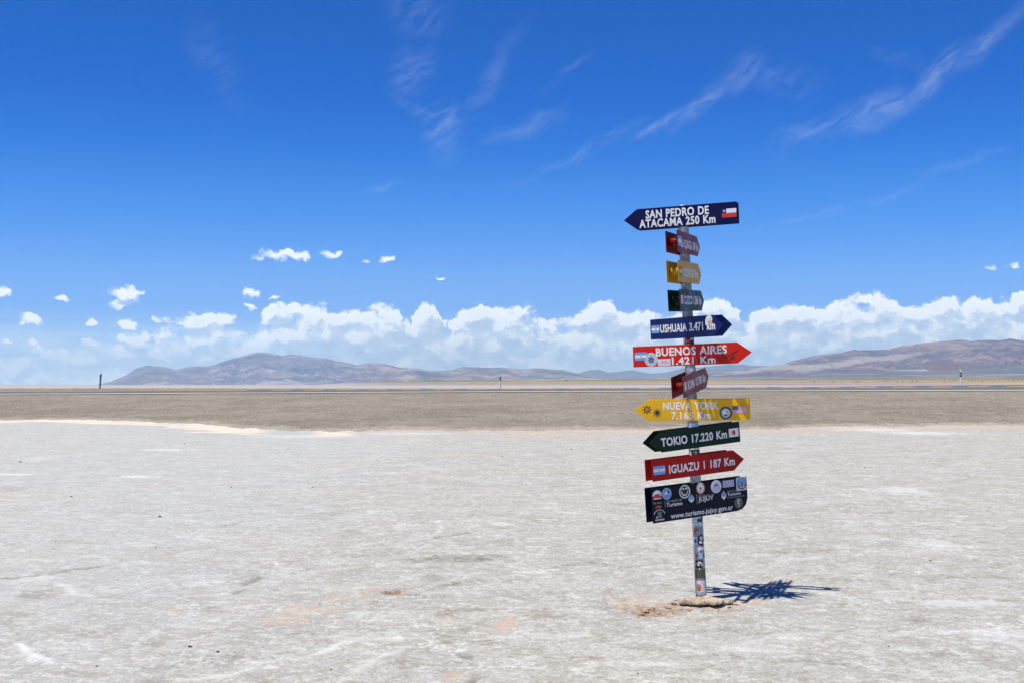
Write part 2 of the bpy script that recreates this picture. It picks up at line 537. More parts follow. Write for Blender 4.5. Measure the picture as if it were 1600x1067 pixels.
brown = spots([(55, 925, 26, 4, .9), (100, 845, 24, 3, .7), (155, 985, 40, 5, .6), (250, 1003, 20, 4, .8), (300, 925, 40, 3, .5), (330, 985, 26, 4, .6), (205, 800, 40, 2, .6), (480, 985, 26, 5, .6), (560, 865, 60, 3, .5), (300, 875, 60, 3, .4), (760, 1000, 30, 5, .8), (735, 950, 40, 3, .8), (870, 960, 40, 4, .5), (985, 1005, 40, 4, .5), (1100, 1020, 60, 4, .5), (1270, 980, 40, 4, .5), (1330, 905, 50, 3, .5), (1480, 900, 60, 3, .5), (1250, 860, 60, 3, .5), (1000, 860, 60, 3, .4), (400, 760, 60, 2, .5), (900, 740, 60, 2, .4), (1500, 1020, 60, 5, .5), (720, 871, 75, 6, 1.), (60, 930, 30, 4, .8), (22, 960, 30, 7, .8), (700, 953, 26, 5, .9), (120, 1046, 34, 5, .8), (250, 1040, 20, 6, .6), (410, 1052, 30, 7, .5),
               (700, 990, 40, 10, .6), (640, 1030, 30, 9, .6), (10, 763, 26, 4, .8), (470, 935, 25, 4, .4), (1390, 1050, 20, 6, .5), (915, 1022, 26, 4, .5), (870, 925, 40, 4, .3), (1180, 815, 50, 3, .35), (545, 760, 60, 2, .3)], .8)
df_x = d_foot(gx)
gap = df_x[None, :] - Y                       # metres in front of the embankment's foot
PXm = 800 + F * X / np.maximum(Y, 3)
left = (1 - sst(PXm, 270, 300)) + (sst(PXm, 280, 300) * (1 - sst(PXm, 400, 432))) + sst(PXm, 478, 510) * (1 - sst(PXm, 530, 565))
nrow = fbm(X * .35, Y * .8, 4)
wid = 3.0 + 3.0 * nrow
cream = np.clip(left, 0, 1) * sst(gap, -1.5, -.3) * (1 - sst(gap, wid, wid + .5)) * (Y > 20)
# pinkish clay along the foot on the right hand side
wid2 = 2.3 + 5.0 * fbm(X * .25 + 5, Y * .5, 4)
pink = np.maximum(pink, .95 * sst(PXm, 545, 620) * sst(gap, -1.5, -.3) * (1 - sst(gap, wid2, wid2 + 1.2)) * (Y > 20))
white = spots([(215, 743, 30, 2, 1.), (20, 740, 34, 1.6, 1.), (265, 702, 40, 1.6, .6), (60, 715, 20, 3, .4), (1360, 670, 50, 3, .8), (1440, 676, 60, 2.5, .7), (1400, 765, 40, 6, .6), (1460, 850, 40, 8, .5), (640, 677, 60, 2, .6),
               (480, 681, 70, 2.5, .6), (1560, 990, 60, 12, .5), (430, 1036, 12, 3, .9), (1500, 940, 60, 5, .5), (880, 990, 40, 5, .4), (60, 900, 30, 6, .5), (1190, 1010, 50, 4, .4)], .8)
Z += -.03 * np.clip(spots([(618, 923, 20, 2.4, 1.)]), 0, 1) - .02 * soil * np.clip(fbm(X * 9, Y * 9, 3) + .4, 0, 1) + .012 * soil * fbm(X * 14, Y * 14, 3)
# the crust ducks under the embankment
Z -= .10 * sst(-gap, .3, 3.)

salt_m, T, b = nmat('salt_crust')
pos = T.node('ShaderNodeTexCoord').outputs['Object']
def attr(T_, name):
    n = T_.node('ShaderNodeAttribute')
    n.attribute_name = name
    return n.outputs['Fac']
big = T.noise(pos, .22, 5, .6)
med = T.noise(pos, 1.6, 8, .62, .6)
lum = T.noise(pos, 5.5, 6, .66, .9)
fin = T.noise(pos, 42., 4, .72)
grain = T.noise(pos, 200., 2, .7)
flk = T.noise(pos, 15., 5, .68, .4)
c = T.mix(T.ss(med, .36, .66), (.42, .412, .385), (.535, .532, .51))
c = T.mix(T.m('MULTIPLY', T.ss(big, .4, .65), .5), c, (.50, .475, .395))
c = T.mix(T.m('MULTIPLY', T.ss(lum, .54, .62), .65), c, (.665, .67, .625))
c = T.mix(T.m('MULTIPLY', T.ss(lum, .47, .39), .60), c, (.36, .32, .255))
c = T.mix(T.m('MULTIPLY', T.ss(flk, .55, .60), .50), c, (.72, .72, .67))
c = T.mix(T.m('MULTIPLY', T.ss(flk, .455, .40), .50), c, (.34, .295, .235))
c = T.mix(T.m('MULTIPLY', T.ss(fin, .555, .62), .50), c, (.75, .75, .70))
c = T.mix(T.m('MULTIPLY', T.ss(fin, .455, .38), .60), c, (.29, .255, .205))
c = T.mix(T.m('MULTIPLY', T.ss(grain, .60, .72), .4), c, (.80, .80, .78))
c = T.mix(T.m('MULTIPLY', T.ss(grain, .40, .28), .45), c, (.26, .23, .19))
vor = T.node('ShaderNodeTexVoronoi', feature='DISTANCE_TO_EDGE')
T.l.new(T.v('ADD', pos, T.v('SCALE', T.v('SUBTRACT', T.noise(pos, 3.5, 5, .65, out=1), (.5, .5, .5)), scale=.75)), vor.inputs['Vector'])
vor.inputs['Scale'].default_value = 1.15
vl = T.m('MULTIPLY', T.ss(vor.outputs['Distance'], .022, .0), T.ss(T.noise(pos, .9, 3, .5), .50, .62))
c = T.mix(T.m('MULTIPLY', vl, .85), c, (.80, .80, .78))
vor2 = T.node('ShaderNodeTexVoronoi', feature='DISTANCE_TO_EDGE')
T.l.new(T.v('ADD', T.v('MULTIPLY', pos, (.75, 1., 1.)), T.v('SCALE', T.v('SUBTRACT', T.noise(pos, 2.6, 6, .7, out=1), (.5, .5, .5)), scale=1.1)), vor2.inputs['Vector'])
vor2.inputs['Scale'].default_value = .8
vd = T.m('MULTIPLY', T.ss(vor2.outputs['Distance'], .020, .0), T.ss(T.noise(T.v('ADD', pos, (31., 7., 0.)), 1.1, 3, .5), .52, .62))
c = T.mix(T.m('MULTIPLY', vd, .75), c, (.23, .20, .16))
c = T.mix(T.m('MULTIPLY', attr(T, 'white'), .75), c, (.78, .78, .78))
c = T.mix(T.m('MULTIPLY', attr(T, 'brown'), T.ss(flk, .38, .60, .95, .25), clamp=True), c, (.29, .24, .185))
xs_ = T.node('ShaderNodeSeparateXYZ'); T.l.new(pos, xs_.inputs[0])
cool = T.m('MULTIPLY', T.ss(T.m('ADD', xs_.outputs[0], T.m('MULTIPLY', T.noise(pos, .5, 3, .6), 3.)), 1.2, -2.6), .26)
c = T.mix(cool, c, (.56, .59, .60))
c = T.mix(T.m('MULTIPLY', attr(T, 'pink'), T.m('MULTIPLY', T.ss(lum, .62, .40, .25, 1.), T.ss(fin, .62, .42, .35, .95))), c, (.62, .43, .30))
c = T.mix(T.m('MULTIPLY', attr(T, 'cream'), T.ss(T.noise(T.v('MULTIPLY', pos, (.35, 1., 1.)), 1.6, 5, .65), .34, .50)), c, T.mix(T.ss(fin, .4, .6), (.86, .76, .62), (.72, .62, .50)))
c = T.mix(T.m('MULTIPLY', attr(T, 'ridge'), .75, clamp=True), c, (.84, .84, .82))
c = T.mix(T.m('MULTIPLY', attr(T, 'crack'), .95, clamp=True), c, (.17, .15, .12))
sc = T.mix(T.ss(fin, .38, .62), (.20, .125, .075), (.50, .38, .28))
c = T.mix(T.m('MULTIPLY', attr(T, 'soil'), T.ss(lum, .36, .6, 1., .55), clamp=True), c, sc)
T.l.new(c, b.inputs['Base Color'])
b.inputs['Roughness'].default_value = .82
b.inputs['Specular IOR Level'].default_value = .25
hgt = T.m('ADD', T.m('MULTIPLY', lum, .5), T.m('ADD', T.m('MULTIPLY', fin, .32), T.m('MULTIPLY', grain, .10)))
bp = T.node('ShaderNodeBump')
bp.inputs['Strength'].default_value = .6
bp.inputs['Distance'].default_value = .04
T.l.new(hgt, bp.inputs['Height'])
T.l.new(bp.outputs[0], b.inputs['Normal'])
tag(grid_obj('ground', X, Y, Z, salt_m, dict(soil=soil, pink=pink, brown=brown, cream=cream, white=white, crack=crack, ridge=ridge)), kind='structure')

# --- gravel embankment
ex = axis([(-200, -45, 6, .6), (-45, 45, .10, .10), (45, 200, .6, 6)])
prof = profile(ex)
ts = [0] + list(np.linspace(0, 1, 190)[1:]) + [2, 3] + [3 + k / 14 for k in range(1, 15)] + [4 + k / 6 for k in range(1, 7)] + [5 + k / 6 for k in range(1, 7)] + [6 + k / 4 for k in range(1, 5)]
rows_d, rows_z = [], []
for t in ts:
    i = min(int(t), len(prof) - 2); fct = t - i
    rows_d.append(prof[i][0] * (1 - fct) + prof[i + 1][0] * fct)
    zz = prof[i][1] * (1 - fct) + prof[i + 1][1] * fct
    rows_z.append(zz)
EY = np.array(rows_d); EZ = np.array(rows_z); EX = np.tile(ex, (len(ts), 1))
tt = np.array(ts)[:, None]
rag = fbm(EX * .35, EX * 0 + 3.3, 5, .6) * 2.2 + fbm(EX * 2.5, EX * 0 + 8.3, 4, .65) * 1.1
EY = EY + rag * np.clip(1 - tt * 6, 0, 1)
rough_w = (np.clip(1 - tt * 1., 0, 1) > 0) * sst(tt, 0, .04) * (1 - sst(tt, .93, 1.)) + (tt > 3.15) * (tt < 5.9)
EZ = EZ + rough_w * (.030 * fbm(EX * 1.1, EY * 1.1, 5, .6) + .02 * np.clip(fbm(EX * 3.5, EY * 3.5, 3, .6), -.2, 1))
EZ[0] = -.02
grav_m, T, b = nmat('gravel')
pos = T.node('ShaderNodeTexCoord').outputs['Object']
n1 = T.noise(pos, .16, 5, .6); n2 = T.noise(pos, 1.1, 6, .65, .5); n3 = T.noise(pos, 8., 5, .75); n4 = T.noise(pos, 34., 4, .75)
c = T.mix(T.ss(n1, .35, .65), (.27, .235, .188), (.345, .305, .248))
c = T.mix(T.m('MULTIPLY', T.ss(n2, .53, .66), .6), c, (.42, .37, .30))
c = T.mix(T.m('MULTIPLY', T.ss(n2, .47, .36), .6), c, (.20, .165, .125))
c = T.mix(T.m('MULTIPLY', T.ss(T.m('SUBTRACT', attr(T, 'toe'), T.m('MULTIPLY', T.noise(T.v('MULTIPLY', pos, (.3, 1., 1.)), 1.3, 5, .65), 1.1)), -.12, .12), .75), c, (.52, .46, .38))
c = T.mix(T.m('MULTIPLY', T.ss(n3, .54, .61), .6), c, (.50, .45, .36))
c = T.mix(T.m('MULTIPLY', T.ss(n3, .47, .37), .75), c, (.15, .12, .09))
c = T.mix(T.m('MULTIPLY', T.ss(n4, .42, .3), .5), c, (.11, .09, .075))
T.l.new(c, b.inputs['Base Color'])
b.inputs['Roughness'].default_value = .9
b.inputs['Specular IOR Level'].default_value = .2
bp = T.node('ShaderNodeBump')
bp.inputs['Strength'].default_value = .9; bp.inputs['Distance'].default_value = .06
T.l.new(T.m('ADD', n3, T.m('MULTIPLY', n4, .4)), bp.inputs['Height'])
T.l.new(bp.outputs[0], b.inputs['Normal'])
tag(grid_obj('road_embankment', EX, EY, EZ, grav_m, dict(toe=np.clip(1 - tt * 7, 0, 1) * .85 + 0 * EX)), kind='structure')

# --- road, its lines
asph, T, b = nmat('asphalt')
pos = T.node('ShaderNodeTexCoord').outputs['Object']
n1 = T.noise(T.v('MULTIPLY', pos, (.1, 1., 1.)), 1.2, 5, .6); n2 = T.noise(pos, 25., 4, .7)
c = T.mix(T.ss(n1, .35, .65), (.125, .125, .118), (.175, .17, .155))
c = T.mix(T.m('MULTIPLY', T.ss(n2, .5, .7), .3), c, (.26, .25, .22))
T.l.new(c, b.inputs['Base Color']); b.inputs['Roughness'].default_value = .75


def strip(name, x0, x1, da, db, lift, m_, n=None):
    n = n or max(2, int((x1 - x0) / 1.5))
    xs = np.linspace(x0, x1, n)
    dn, dr = d_line(xs, 73.), d_line(xs, 81.5)
    zn, zr = z_row(xs, dn, *NEAR), z_row(xs, dr, *FAR)
    rows = []
    for k in (da, db):
        t = (k - 73.) / 8.5
        crown = .075 * (1 - abs(2 * t - 1)) if 0 < t < 1 else 0.
        edge = -.018 * max(0., min(1., (73.3 - k) / .45))
        rows.append((xs, dn + (dr - dn) * t, zn + (zr - zn) * t + lift + crown + edge))
    return rows


def strips_obj(name, segs, m_, lift):
    vs, fs = [], []
    for x0, x1, da, db in segs:
        a, b_ = strip(name, x0, x1, da, db, lift, m_)
        i0 = len(vs); n = len(a[0])
        vs += list(zip(*a)) + list(zip(*b_))
        fs += [(i0 + k, i0 + k + 1, i0 + n + k + 1, i0 + n + k) for k in range(n - 1)]
    return mesh_obj(name, vs, fs, m_)


def line_paint(name, c0, c1):
    m_, T, b = nmat(name)
    pos = T.node('ShaderNodeTexCoord').outputs['Object']
    T.l.new(T.mix(T.ss(T.noise(pos, 6., 5, .7), .45, .7), c0, c1), b.inputs['Base Color'])
    return m_


road = tag(strips_obj('road', [(-198, 198, a_, b_) for a_, b_ in ((72.8, 73.3), (73.3, 75.2), (75.2, 77.25), (77.25, 79.4), (79.4, 81.5))], asph, .05), kind='structure')
tag(strips_obj('white_edge_line', [(-198, 198, 72.86, 73.3)], line_paint('white_road_paint', (.66, .66, .64), (.52, .52, .50)), .056), kind='structure')
tag(strips_obj('far_edge_line', [(-198, 198, 81.1, 81.22)], line_paint('worn_road_paint', (.5, .5, .46), (.3, .3, .28)), .056), kind='structure')
segs = [(-198, -17.4, 76.6, 77.2)]
xx = -17.6 + .0
yel = line_paint('yellow_road_paint', (.80, .43, .07), (.55, .33, .10))
x = -.67 - 2.14 * 7
while x < 60:
    segs.append((x, x + 1.2, 76.7, 77.25)); x += 2.14
tag(strips_obj('yellow_lane_line', segs, yel, .056), kind='structure')

# --- far plain: low basin floor that climbs slowly to the foot of the mountains
azs = np.concatenate([np.linspace(-52, -26, 40), np.linspace(-25.8, 25.8, 700), np.linspace(26, 52, 40)]) * math.pi / 180
rr = np.concatenate([np.geomspace(92, 600, 90), np.geomspace(610, 15500, 260)])
AZ, RR = np.meshgrid(azs, rr)
PX = 800 + F * np.tan(AZ)
ytop = np.interp(PX, [-600, 500, 540, 700, 850, 1000, 1100, 1280, 1420, 1600, 2400], [601, 601, 597.5, 593.6, 592.6, 590.6, 588.4, 587, 586, 585.5, 584])
y0 = HY + F * 1.6 / RR
fr = np.clip(np.log(RR / 560) / np.log(9500 / 560), 0, 1)
YT = np.where(RR < 560, y0, (HY + F * 1.6 / 560) * (1 - fr) + ytop * fr)
DY = RR * np.cos(AZ)
PZ = 1.6 - (YT - HY) * DY / F
PZ = np.where(RR < 560, -.05, PZ)
PZ += sst(RR, 900, 4000) * RR / F * .35 * fbm(AZ * 60, np.log(RR) * 14, 4)
PZ[0] -= .1
yb1 = np.interp(PX, [500, 850, 1200, 1550, 1800], [597.4, 595.0, 593.4, 592.6, 592.4])
yb2 = np.interp(PX, [500, 850, 1200, 1550, 1800], [597.9, 598.2, 595.6, 596.2, 596.3])
wob = .5 * fbm(AZ * 25, np.log(RR) * 6, 4)
grass = sst(YT + wob, yb1 - .4, yb1 + .3) * (1 - sst(YT + wob, yb2 - .3, yb2 + .5)) * sst(PX, 510, 620)
saltw = np.maximum(sst(YT + wob * .8, 600.8, 602.2), (1 - sst(PX, 480, 620)) * .85)
strk = sst(fbm(AZ * 7 + 3, np.log(RR) * 26, 3), .18, .34) * (YT < yb1 - .8) * sst(PX, 620, 900)
strk = np.maximum(strk, ((YT < ytop + .9) & (YT > ytop + .1)) * sst(PX, 760, 820) * (1 - sst(PX, 930, 990)) * 1.)
plain_m, T, b = nmat('basin_floor')
pos = T.node('ShaderNodeTexCoord').outputs['Object']
n1 = T.noise(pos, .004, 6, .6); n2 = T.noise(pos, .03, 5, .7)
c = T.mix(T.ss(n1, .35, .65), (.155, .128, .105), (.215, .18, .15))
lil = T.mix(T.ss(n1, .4, .6), (.30, .25, .25), (.42, .37, .36))
c = T.mix(attr(T, 'mid'), c, lil)
c = T.mix(attr(T, 'salt'), c, (.46, .43, .41))
c = T.mix(T.m('MULTIPLY', attr(T, 'streak'), .8), c, (.60, .52, .45))
gr = T.mix(T.ss(n2, .35, .6), (.26, .19, .045), (.50, .37, .12))
c = T.mix(attr(T, 'grass'), c, gr)
T.l.new(c, b.inputs['Base Color']); b.inputs['Roughness'].default_value = .9
b.inputs['Specular IOR Level'].default_value = .1
mid = sst(YT + wob, yb2 - .2, yb2 + .8)
tag(grid_obj('plain', RR * np.sin(AZ), DY, PZ, plain_m, dict(grass=grass, salt=saltw, streak=strk, mid=mid)), kind='structure')


# ================================================================== mountains
def mountain_mat(name, stops, fan=None, scale=1.):
    m_, T, b = nmat(name)
    pos = T.node('ShaderNodeTexCoord').outputs['Object']
    n = T.m('ADD', T.m('MULTIPLY', T.noise(pos, .0016 * scale, 7, .62, .8), .65), T.m('MULTIPLY', T.noise(pos, .009 * scale, 5, .65), .35))
    c = T.ramp(n, stops)
    if fan:
        c = T.mix(attr(T, 'fan'), c, fan)
    T.l.new(c, b.inputs['Base Color']); b.inputs['Roughness'].default_value = .95
    b.inputs['Specular IOR Level'].default_value = .05
    return m_


def mountain(name, pts, dist, width, m_, base_y=601., seed=0., rough=1., fan=None, nd=90, ncol=900):
    """ridge with its crest at distance dist; the crest rows follow the outline pts (px, py)"""
    px = np.linspace(pts[0][0], pts[-1][0], ncol)
    cy = np.interp(px, [p[0] for p in pts], [p[1] for p in pts])
    hz = (base_y - cy)
    jit = fbm(px * .05 + seed, px * 0 + seed, 4, .55) * np.clip(hz, 0, 20) * .045
    cy = cy - jit
    a = (px - 800) / F
    ang = np.arctan(a)
    t = np.concatenate([np.linspace(0, 1, nd), np.linspace(1, 1.5, 14)[1:]])[:, None]
    r = dist - width * (1 - t)
    zc = 1.6 + (HY - cy) / F * dist
    zb = 1.6 + (HY - base_y) / F * (dist - width) - 12.
    H = (zc - zb)[None, :]
    u = ang[None, :] * dist / 900.                      # along the range
    gul = fbm(u * 1.6 + .7 * fbm(u * 1.1 + seed, t * 2., 3), t * 1.4 + seed, 6, .55, True)
    spur = fbm(u * .55 + seed * 2, t * 1.0 + seed, 4, .5)
    pr = t ** 1.25
    carve = np.sin(np.clip(t, 0, 1) * np.pi) ** .8
    h = pr + carve * (rough * .20 * gul + .30 * rough * spur - .05)
    h = np.where(t > 1, 1 - (t - 1) * 1.6, h)
    # nothing in front may rise over the crest line as seen from the plain
    lim = .985 * (dist - width * (1 - np.clip(t, 0, 1))) / dist
    h = np.minimum(h, np.where(t > 1, 9, np.where(t > .999, 1.0, lim)))
    Zm = zb + H * h
    rr_ = r / np.cos(ang)[None, :]
    Xm = r * a[None, :]; Ym = r + 0 * a[None, :]
    at = {}
    if fan is not None:
        at['fan'] = fan(px[None, :] + 0 * t, HY - (Zm - 1.6) * F / r, u, t)
    return tag(grid_obj(name, Xm, Ym, Zm, m_, at), kind='structure')


mm_far = mountain_mat('distant_range_rock', [(.3, (.13, .105, .12)), (.48, (.19, .155, .16)), (.62, (.28, .215, .20)), (.75, (.20, .17, .19))])
mm_left = mountain_mat('mauve_mountain_rock', [(.38, (.055, .04, .08)), (.46, (.165, .10, .12)), (.53, (.28, .17, .165)), (.62, (.58, .37, .28))])  # dark and pale tones also stand in for shaded and sunlit slopes
mm_right = mountain_mat('rust_mountain_rock', [(.36, (.045, .035, .08)), (.45, (.12, .07, .10)), (.53, (.22, .115, .12)), (.61, (.38, .25, .20)), (.70, (.18, .09, .10))], fan=(.52, .44, .37), scale=1.3)  # rock colour contrast also carries painted slope shading
mm_fan = mountain_mat('dark_fan_gravel', [(.3, (.115, .095, .10)), (.5, (.155, .13, .13)), (.7, (.21, .18, .17))], fan=(.50, .43, .38), scale=2.)
mm_red = mountain_mat('red_cinder', [(.3, (.16, .065, .055)), (.5, (.22, .085, .07)), (.7, (.17, .08, .075))], scale=6.)

mountain('hills', [(880, 590), (903, 583), (920, 578), (937, 577), (950, 582), (975, 579), (990, 578), (1003, 581), (1015, 583), (1036, 582), (1047, 580),
                   (1066, 575), (1107, 572.5), (1132, 569), (1160, 569), (1171, 571), (1200, 572), (1260, 575), (1400, 590)], 18000, 3200, mm_far, 594, 3.1)
LEFT = [(150, 601), (175, 595.5), (200, 584), (212, 576), (231, 570.3), (246, 572), (260, 573.5), (275, 577.3), (290, 574), (310, 571.3), (330, 572), (345, 566), (370, 558.5),
        (385, 553.5), (402, 549.3), (420, 552), (440, 555.5), (455, 552.8), (470, 555), (490, 558.5), (508, 559.3), (530, 564.5), (558, 570.3), (575, 567), (600, 568.6),
        (625, 574), (650, 575.5), (671, 579.3), (690, 579), (705, 578.6), (722, 572.8), (750, 574), (790, 574), (815, 577), (832, 575), (845, 574.6), (858, 577), (878, 577),
        (892, 581), (910, 585), (930, 586), (960, 589), (1000, 592)]
mountain('mountain_range', LEFT, 16000, 4200, mm_left, 601.5, .7)
RIGHT = [(1085, 586), (1110, 583), (1150, 579), (1180, 575), (1206, 571.5), (1222, 569), (1237, 564), (1253, 560.5), (1269, 556), (1285, 554), (1300, 552.5), (1318, 550.5), (1335, 545.8),
         (1344, 547.4), (1360, 546.2), (1386, 546), (1411, 540.6), (1440, 536.5), (1462, 534.3), (1480, 533), (1501, 530.5), (1519, 533), (1544, 531), (1562, 532), (1578, 528.8),
         (1600, 532.5), (1680, 528), (1760, 535), (1900, 530), (2100, 548), (2400, 560)]


def fan_right(px, y, u, t):
    n = fbm(u * 1.4 + 5, t * 3 + y * .15, 4) * 9
    lower = np.interp(px, [1100, 1150, 1250, 1320, 1380, 1440, 1500], [583, 583, 579, 572, 563, 553, 545])
    upper = np.interp(px, [1100, 1150, 1200, 1250, 1320, 1380, 1440, 1500], [578, 578, 573, 567, 561, 554, 547, 543])
    f = sst(y + n, upper - 2, upper + 2) * (1 - sst(y + n, lower - 2, lower + 2))
    f *= (1 - sst(px, 1400, 1480)) * sst(px, 1090, 1130) * .62
    n2 = sst(fbm(u * 3 + 9, t * 7 + u * 2, 4), .26, .5) * .28
    return np.clip(np.maximum(f, n2), 0, 1)


mountain('rust_mountains', RIGHT, 11500, 3200, mm_right, 589, 5.3, 1.1, fan_right)
BAJ = [(1000, 591), (1100, 589), (1200, 585), (1300, 581.5), (1400, 578), (1440, 577), (1480, 576.5), (1520, 575.5), (1560, 573), (1600, 568.5), (1680, 562), (1800, 558), (2100, 566), (2400, 575)]


def fan_baj(px, y, u, t):
    a = sst(y, 573.5, 575.5) * (1 - sst(y, 578.3, 579.6)) * sst(px, 1385, 1400) * (1 - sst(px, 1446, 1452))
    b_ = sst(fbm(u * 1.2 + 2, y * .55 + u * .8, 3), .2, .36) * sst(y, 580, 584) * .8
    return np.clip(a + b_, 0, 1)


mountain('gravel_fan', BAJ, 8300, 1900, mm_fan, 588.5, 8.2, .45, fan_baj)
mountain('cinder_hill', [(1440, 578), (1450, 575.5), (1458, 570.5), (1468, 567), (1476, 567.2), (1488, 569.5), (1503, 572.5), (1530, 576), (1545, 579)], 8600, 700, mm_red, 579, 2.2, .5, nd=40, ncol=160)

# ================================================================== haze
hz = bpy.data.meshes.new('haze')
bm = bmesh.new()
bmesh.ops.create_cube(bm, size=1)
bm.to_mesh(hz); bm.free()
haze = bpy.data.objects.new('haze', hz)
col.objects.link(haze)
x0, x1, y0_, y1, z0, z1 = -20000, 20000, -300, 18600, -90, 425
haze.location = ((x0 + x1) / 2, (y0_ + y1) / 2, (z0 + z1) / 2)
haze.scale = (x1 - x0, y1 - y0_, z1 - z0)
hm = bpy.data.materials.new('air')
hm.use_nodes = True
hm.node_tree.nodes.clear()
HT = NT(hm.node_tree)
pv = HT.node('ShaderNodeVolumePrincipled')
pv.inputs['Color'].default_value = (.45, .755, 1., 1)
pv.inputs['Density'].default_value = 5.5e-5
pv.inputs['Anisotropy'].default_value = 0.
ho = HT.node('ShaderNodeOutputMaterial')
HT.l.new(pv.outputs[0], ho.inputs['Volume'])
hz.materials.append(hm)
tag(haze, kind='stuff')

#PART2
# ================================================================== signpost
BASE = Vector((1.3911, 8.9941, 0.0))
UPV = Vector((-.0455, -.0153, 1.)).normalized()
GAP = .084
TH = .003
# name: arrow side, centre of the front face, along, up, normal, body length, tip length, height
SIGN = {
    'pedro': ('L', (1.2811, 8.8998, 2.819), (0.9402, -0.3394, 0.0294), (-0.0378, -0.0181, 0.9991), (-0.3385, -0.9405, -0.0298), .7433, .1015, .1538),
    'quiaca': ('R', (1.2845, 8.8601, 2.6095), (0.3292, 0.943, 0.0499), (-0.0522, -0.0346, 0.998), (0.9428, -0.3311, 0.0378), .7556, .1085, .1516),
    'uyuni': ('R', (1.2907, 8.8547, 2.3979), (0.3333, 0.9413, 0.0528), (-0.0532, -0.0372, 0.9979), (0.9413, -0.3354, 0.0377), .7588, .1087, .1542),
    'cuzco': ('R', (1.3098, 8.8882, 2.1963), (0.3453, 0.9369, 0.0554), (-0.0542, -0.0391, 0.9978), (0.9369, -0.3475, 0.0373), .7657, .1061, .1533),
    'ushuaia': ('R', (1.2459, 8.9785, 2.0012), (0.4954, -0.8687, 0.0028), (-0.0415, -0.0205, 0.9989), (-0.8677, -0.495, -0.0462), .7494, .1107, .1525),
    'buenos': ('R', (1.2599, 8.9412, 1.7998), (0.9276, -0.3722, 0.0317), (-0.041, -0.0171, 0.999), (-0.3713, -0.928, -0.0311), .7655, .1055, .1529),
    'roma': ('R', (1.3383, 8.9029, 1.5998), (0.3547, 0.9298, 0.0978), (-0.0695, -0.0781, 0.9945), (0.9324, -0.3596, 0.0369), .7728, .1077, .153),
    'york': ('L', (1.3614, 8.919, 1.3985), (0.9591, -0.2824, 0.0183), (-0.0253, -0.0213, 0.9995), (-0.2819, -0.9591, -0.0275), .7357, .104, .1546),
    'tokio': ('L', (1.392, 8.9591, 1.2022), (0.8596, 0.5048, 0.0797), (-0.0737, -0.0319, 0.9968), (0.5057, -0.8627, 0.0098), .7401, .1069, .1527),
    'iguazu': ('R', (1.3288, 8.9197, 0.9924), (0.8595, 0.5063, 0.0697), (-0.065, -0.0269, 0.9975), (0.507, -0.8619, 0.0098), .7597, .1046, .1525),
    'turismo': ('B', (1.3857, 8.9499, 0.7433), (0.8779, 0.4745, 0.065), (-0.0611, -0.0238, 0.9979), (0.475, -0.8799, 0.0081), .8726, 0., .2496)}
NAVY = paint('navy_enamel', (.003, .005, .060), .32, .012)
BLUE = paint('blue_enamel', (.004, .014, .11), .32, .015)
RED = paint('red_enamel', (.60, .018, .008), .34, .03)
DRED = paint('dark_red_enamel', (.38, .006, .006), .34, .02)
RED_SH = paint('shaded_red_enamel', (.19, .008, .008), .34, .02)  # red enamel darkened in its base colour for boards facing away from the sun
YEL_SH = paint('shaded_yellow_enamel', (.55, .33, .02), .36, .06)  # yellow enamel with the board's shade put into the base colour
YEL = paint('yellow_enamel', (.80, .44, .012), .36, .06)
GRN = paint('green_enamel', (.003, .020, .012), .32, .012)
BLK = paint('night_blue_enamel', (.004, .005, .018), .33, .012)
LET = mat('white_vinyl', (.80, .80, .79), .5)
GREYV = mat('grey_vinyl', (.34, .34, .36), .5)
def flat(n, c_): return mat(n, c_, .45)
C = dict(white=flat('sticker_white', (.78, .78, .77)), sky=flat('sticker_light_blue', (.13, .36, .72)), red=flat('sticker_red', (.62, .03, .02)), navy=flat('sticker_navy', (.01, .02, .13)),
         black=flat('sticker_black', (.012, .012, .014)), yellow=flat('sticker_yellow', (.78, .52, .03)), green=flat('sticker_green', (.03, .20, .06)), orange=flat('sticker_orange', (.70, .20, .05)),
         lilac=flat('sticker_lilac', (.52, .48, .68)), grey=flat('sticker_grey', (.38, .40, .42)), skin=flat('sticker_beige', (.62, .40, .26)), purple=flat('sticker_purple', (.16, .08, .30)),
         olive=flat('sticker_olive', (.085, .09, .055)), pale=flat('sticker_pale_blue', (.42, .58, .68)), pink=flat('sticker_pink', (.60, .16, .34)), teal=flat('sticker_teal', (.03, .20, .24)), brown=flat('sticker_brown', (.22, .13, .08)))


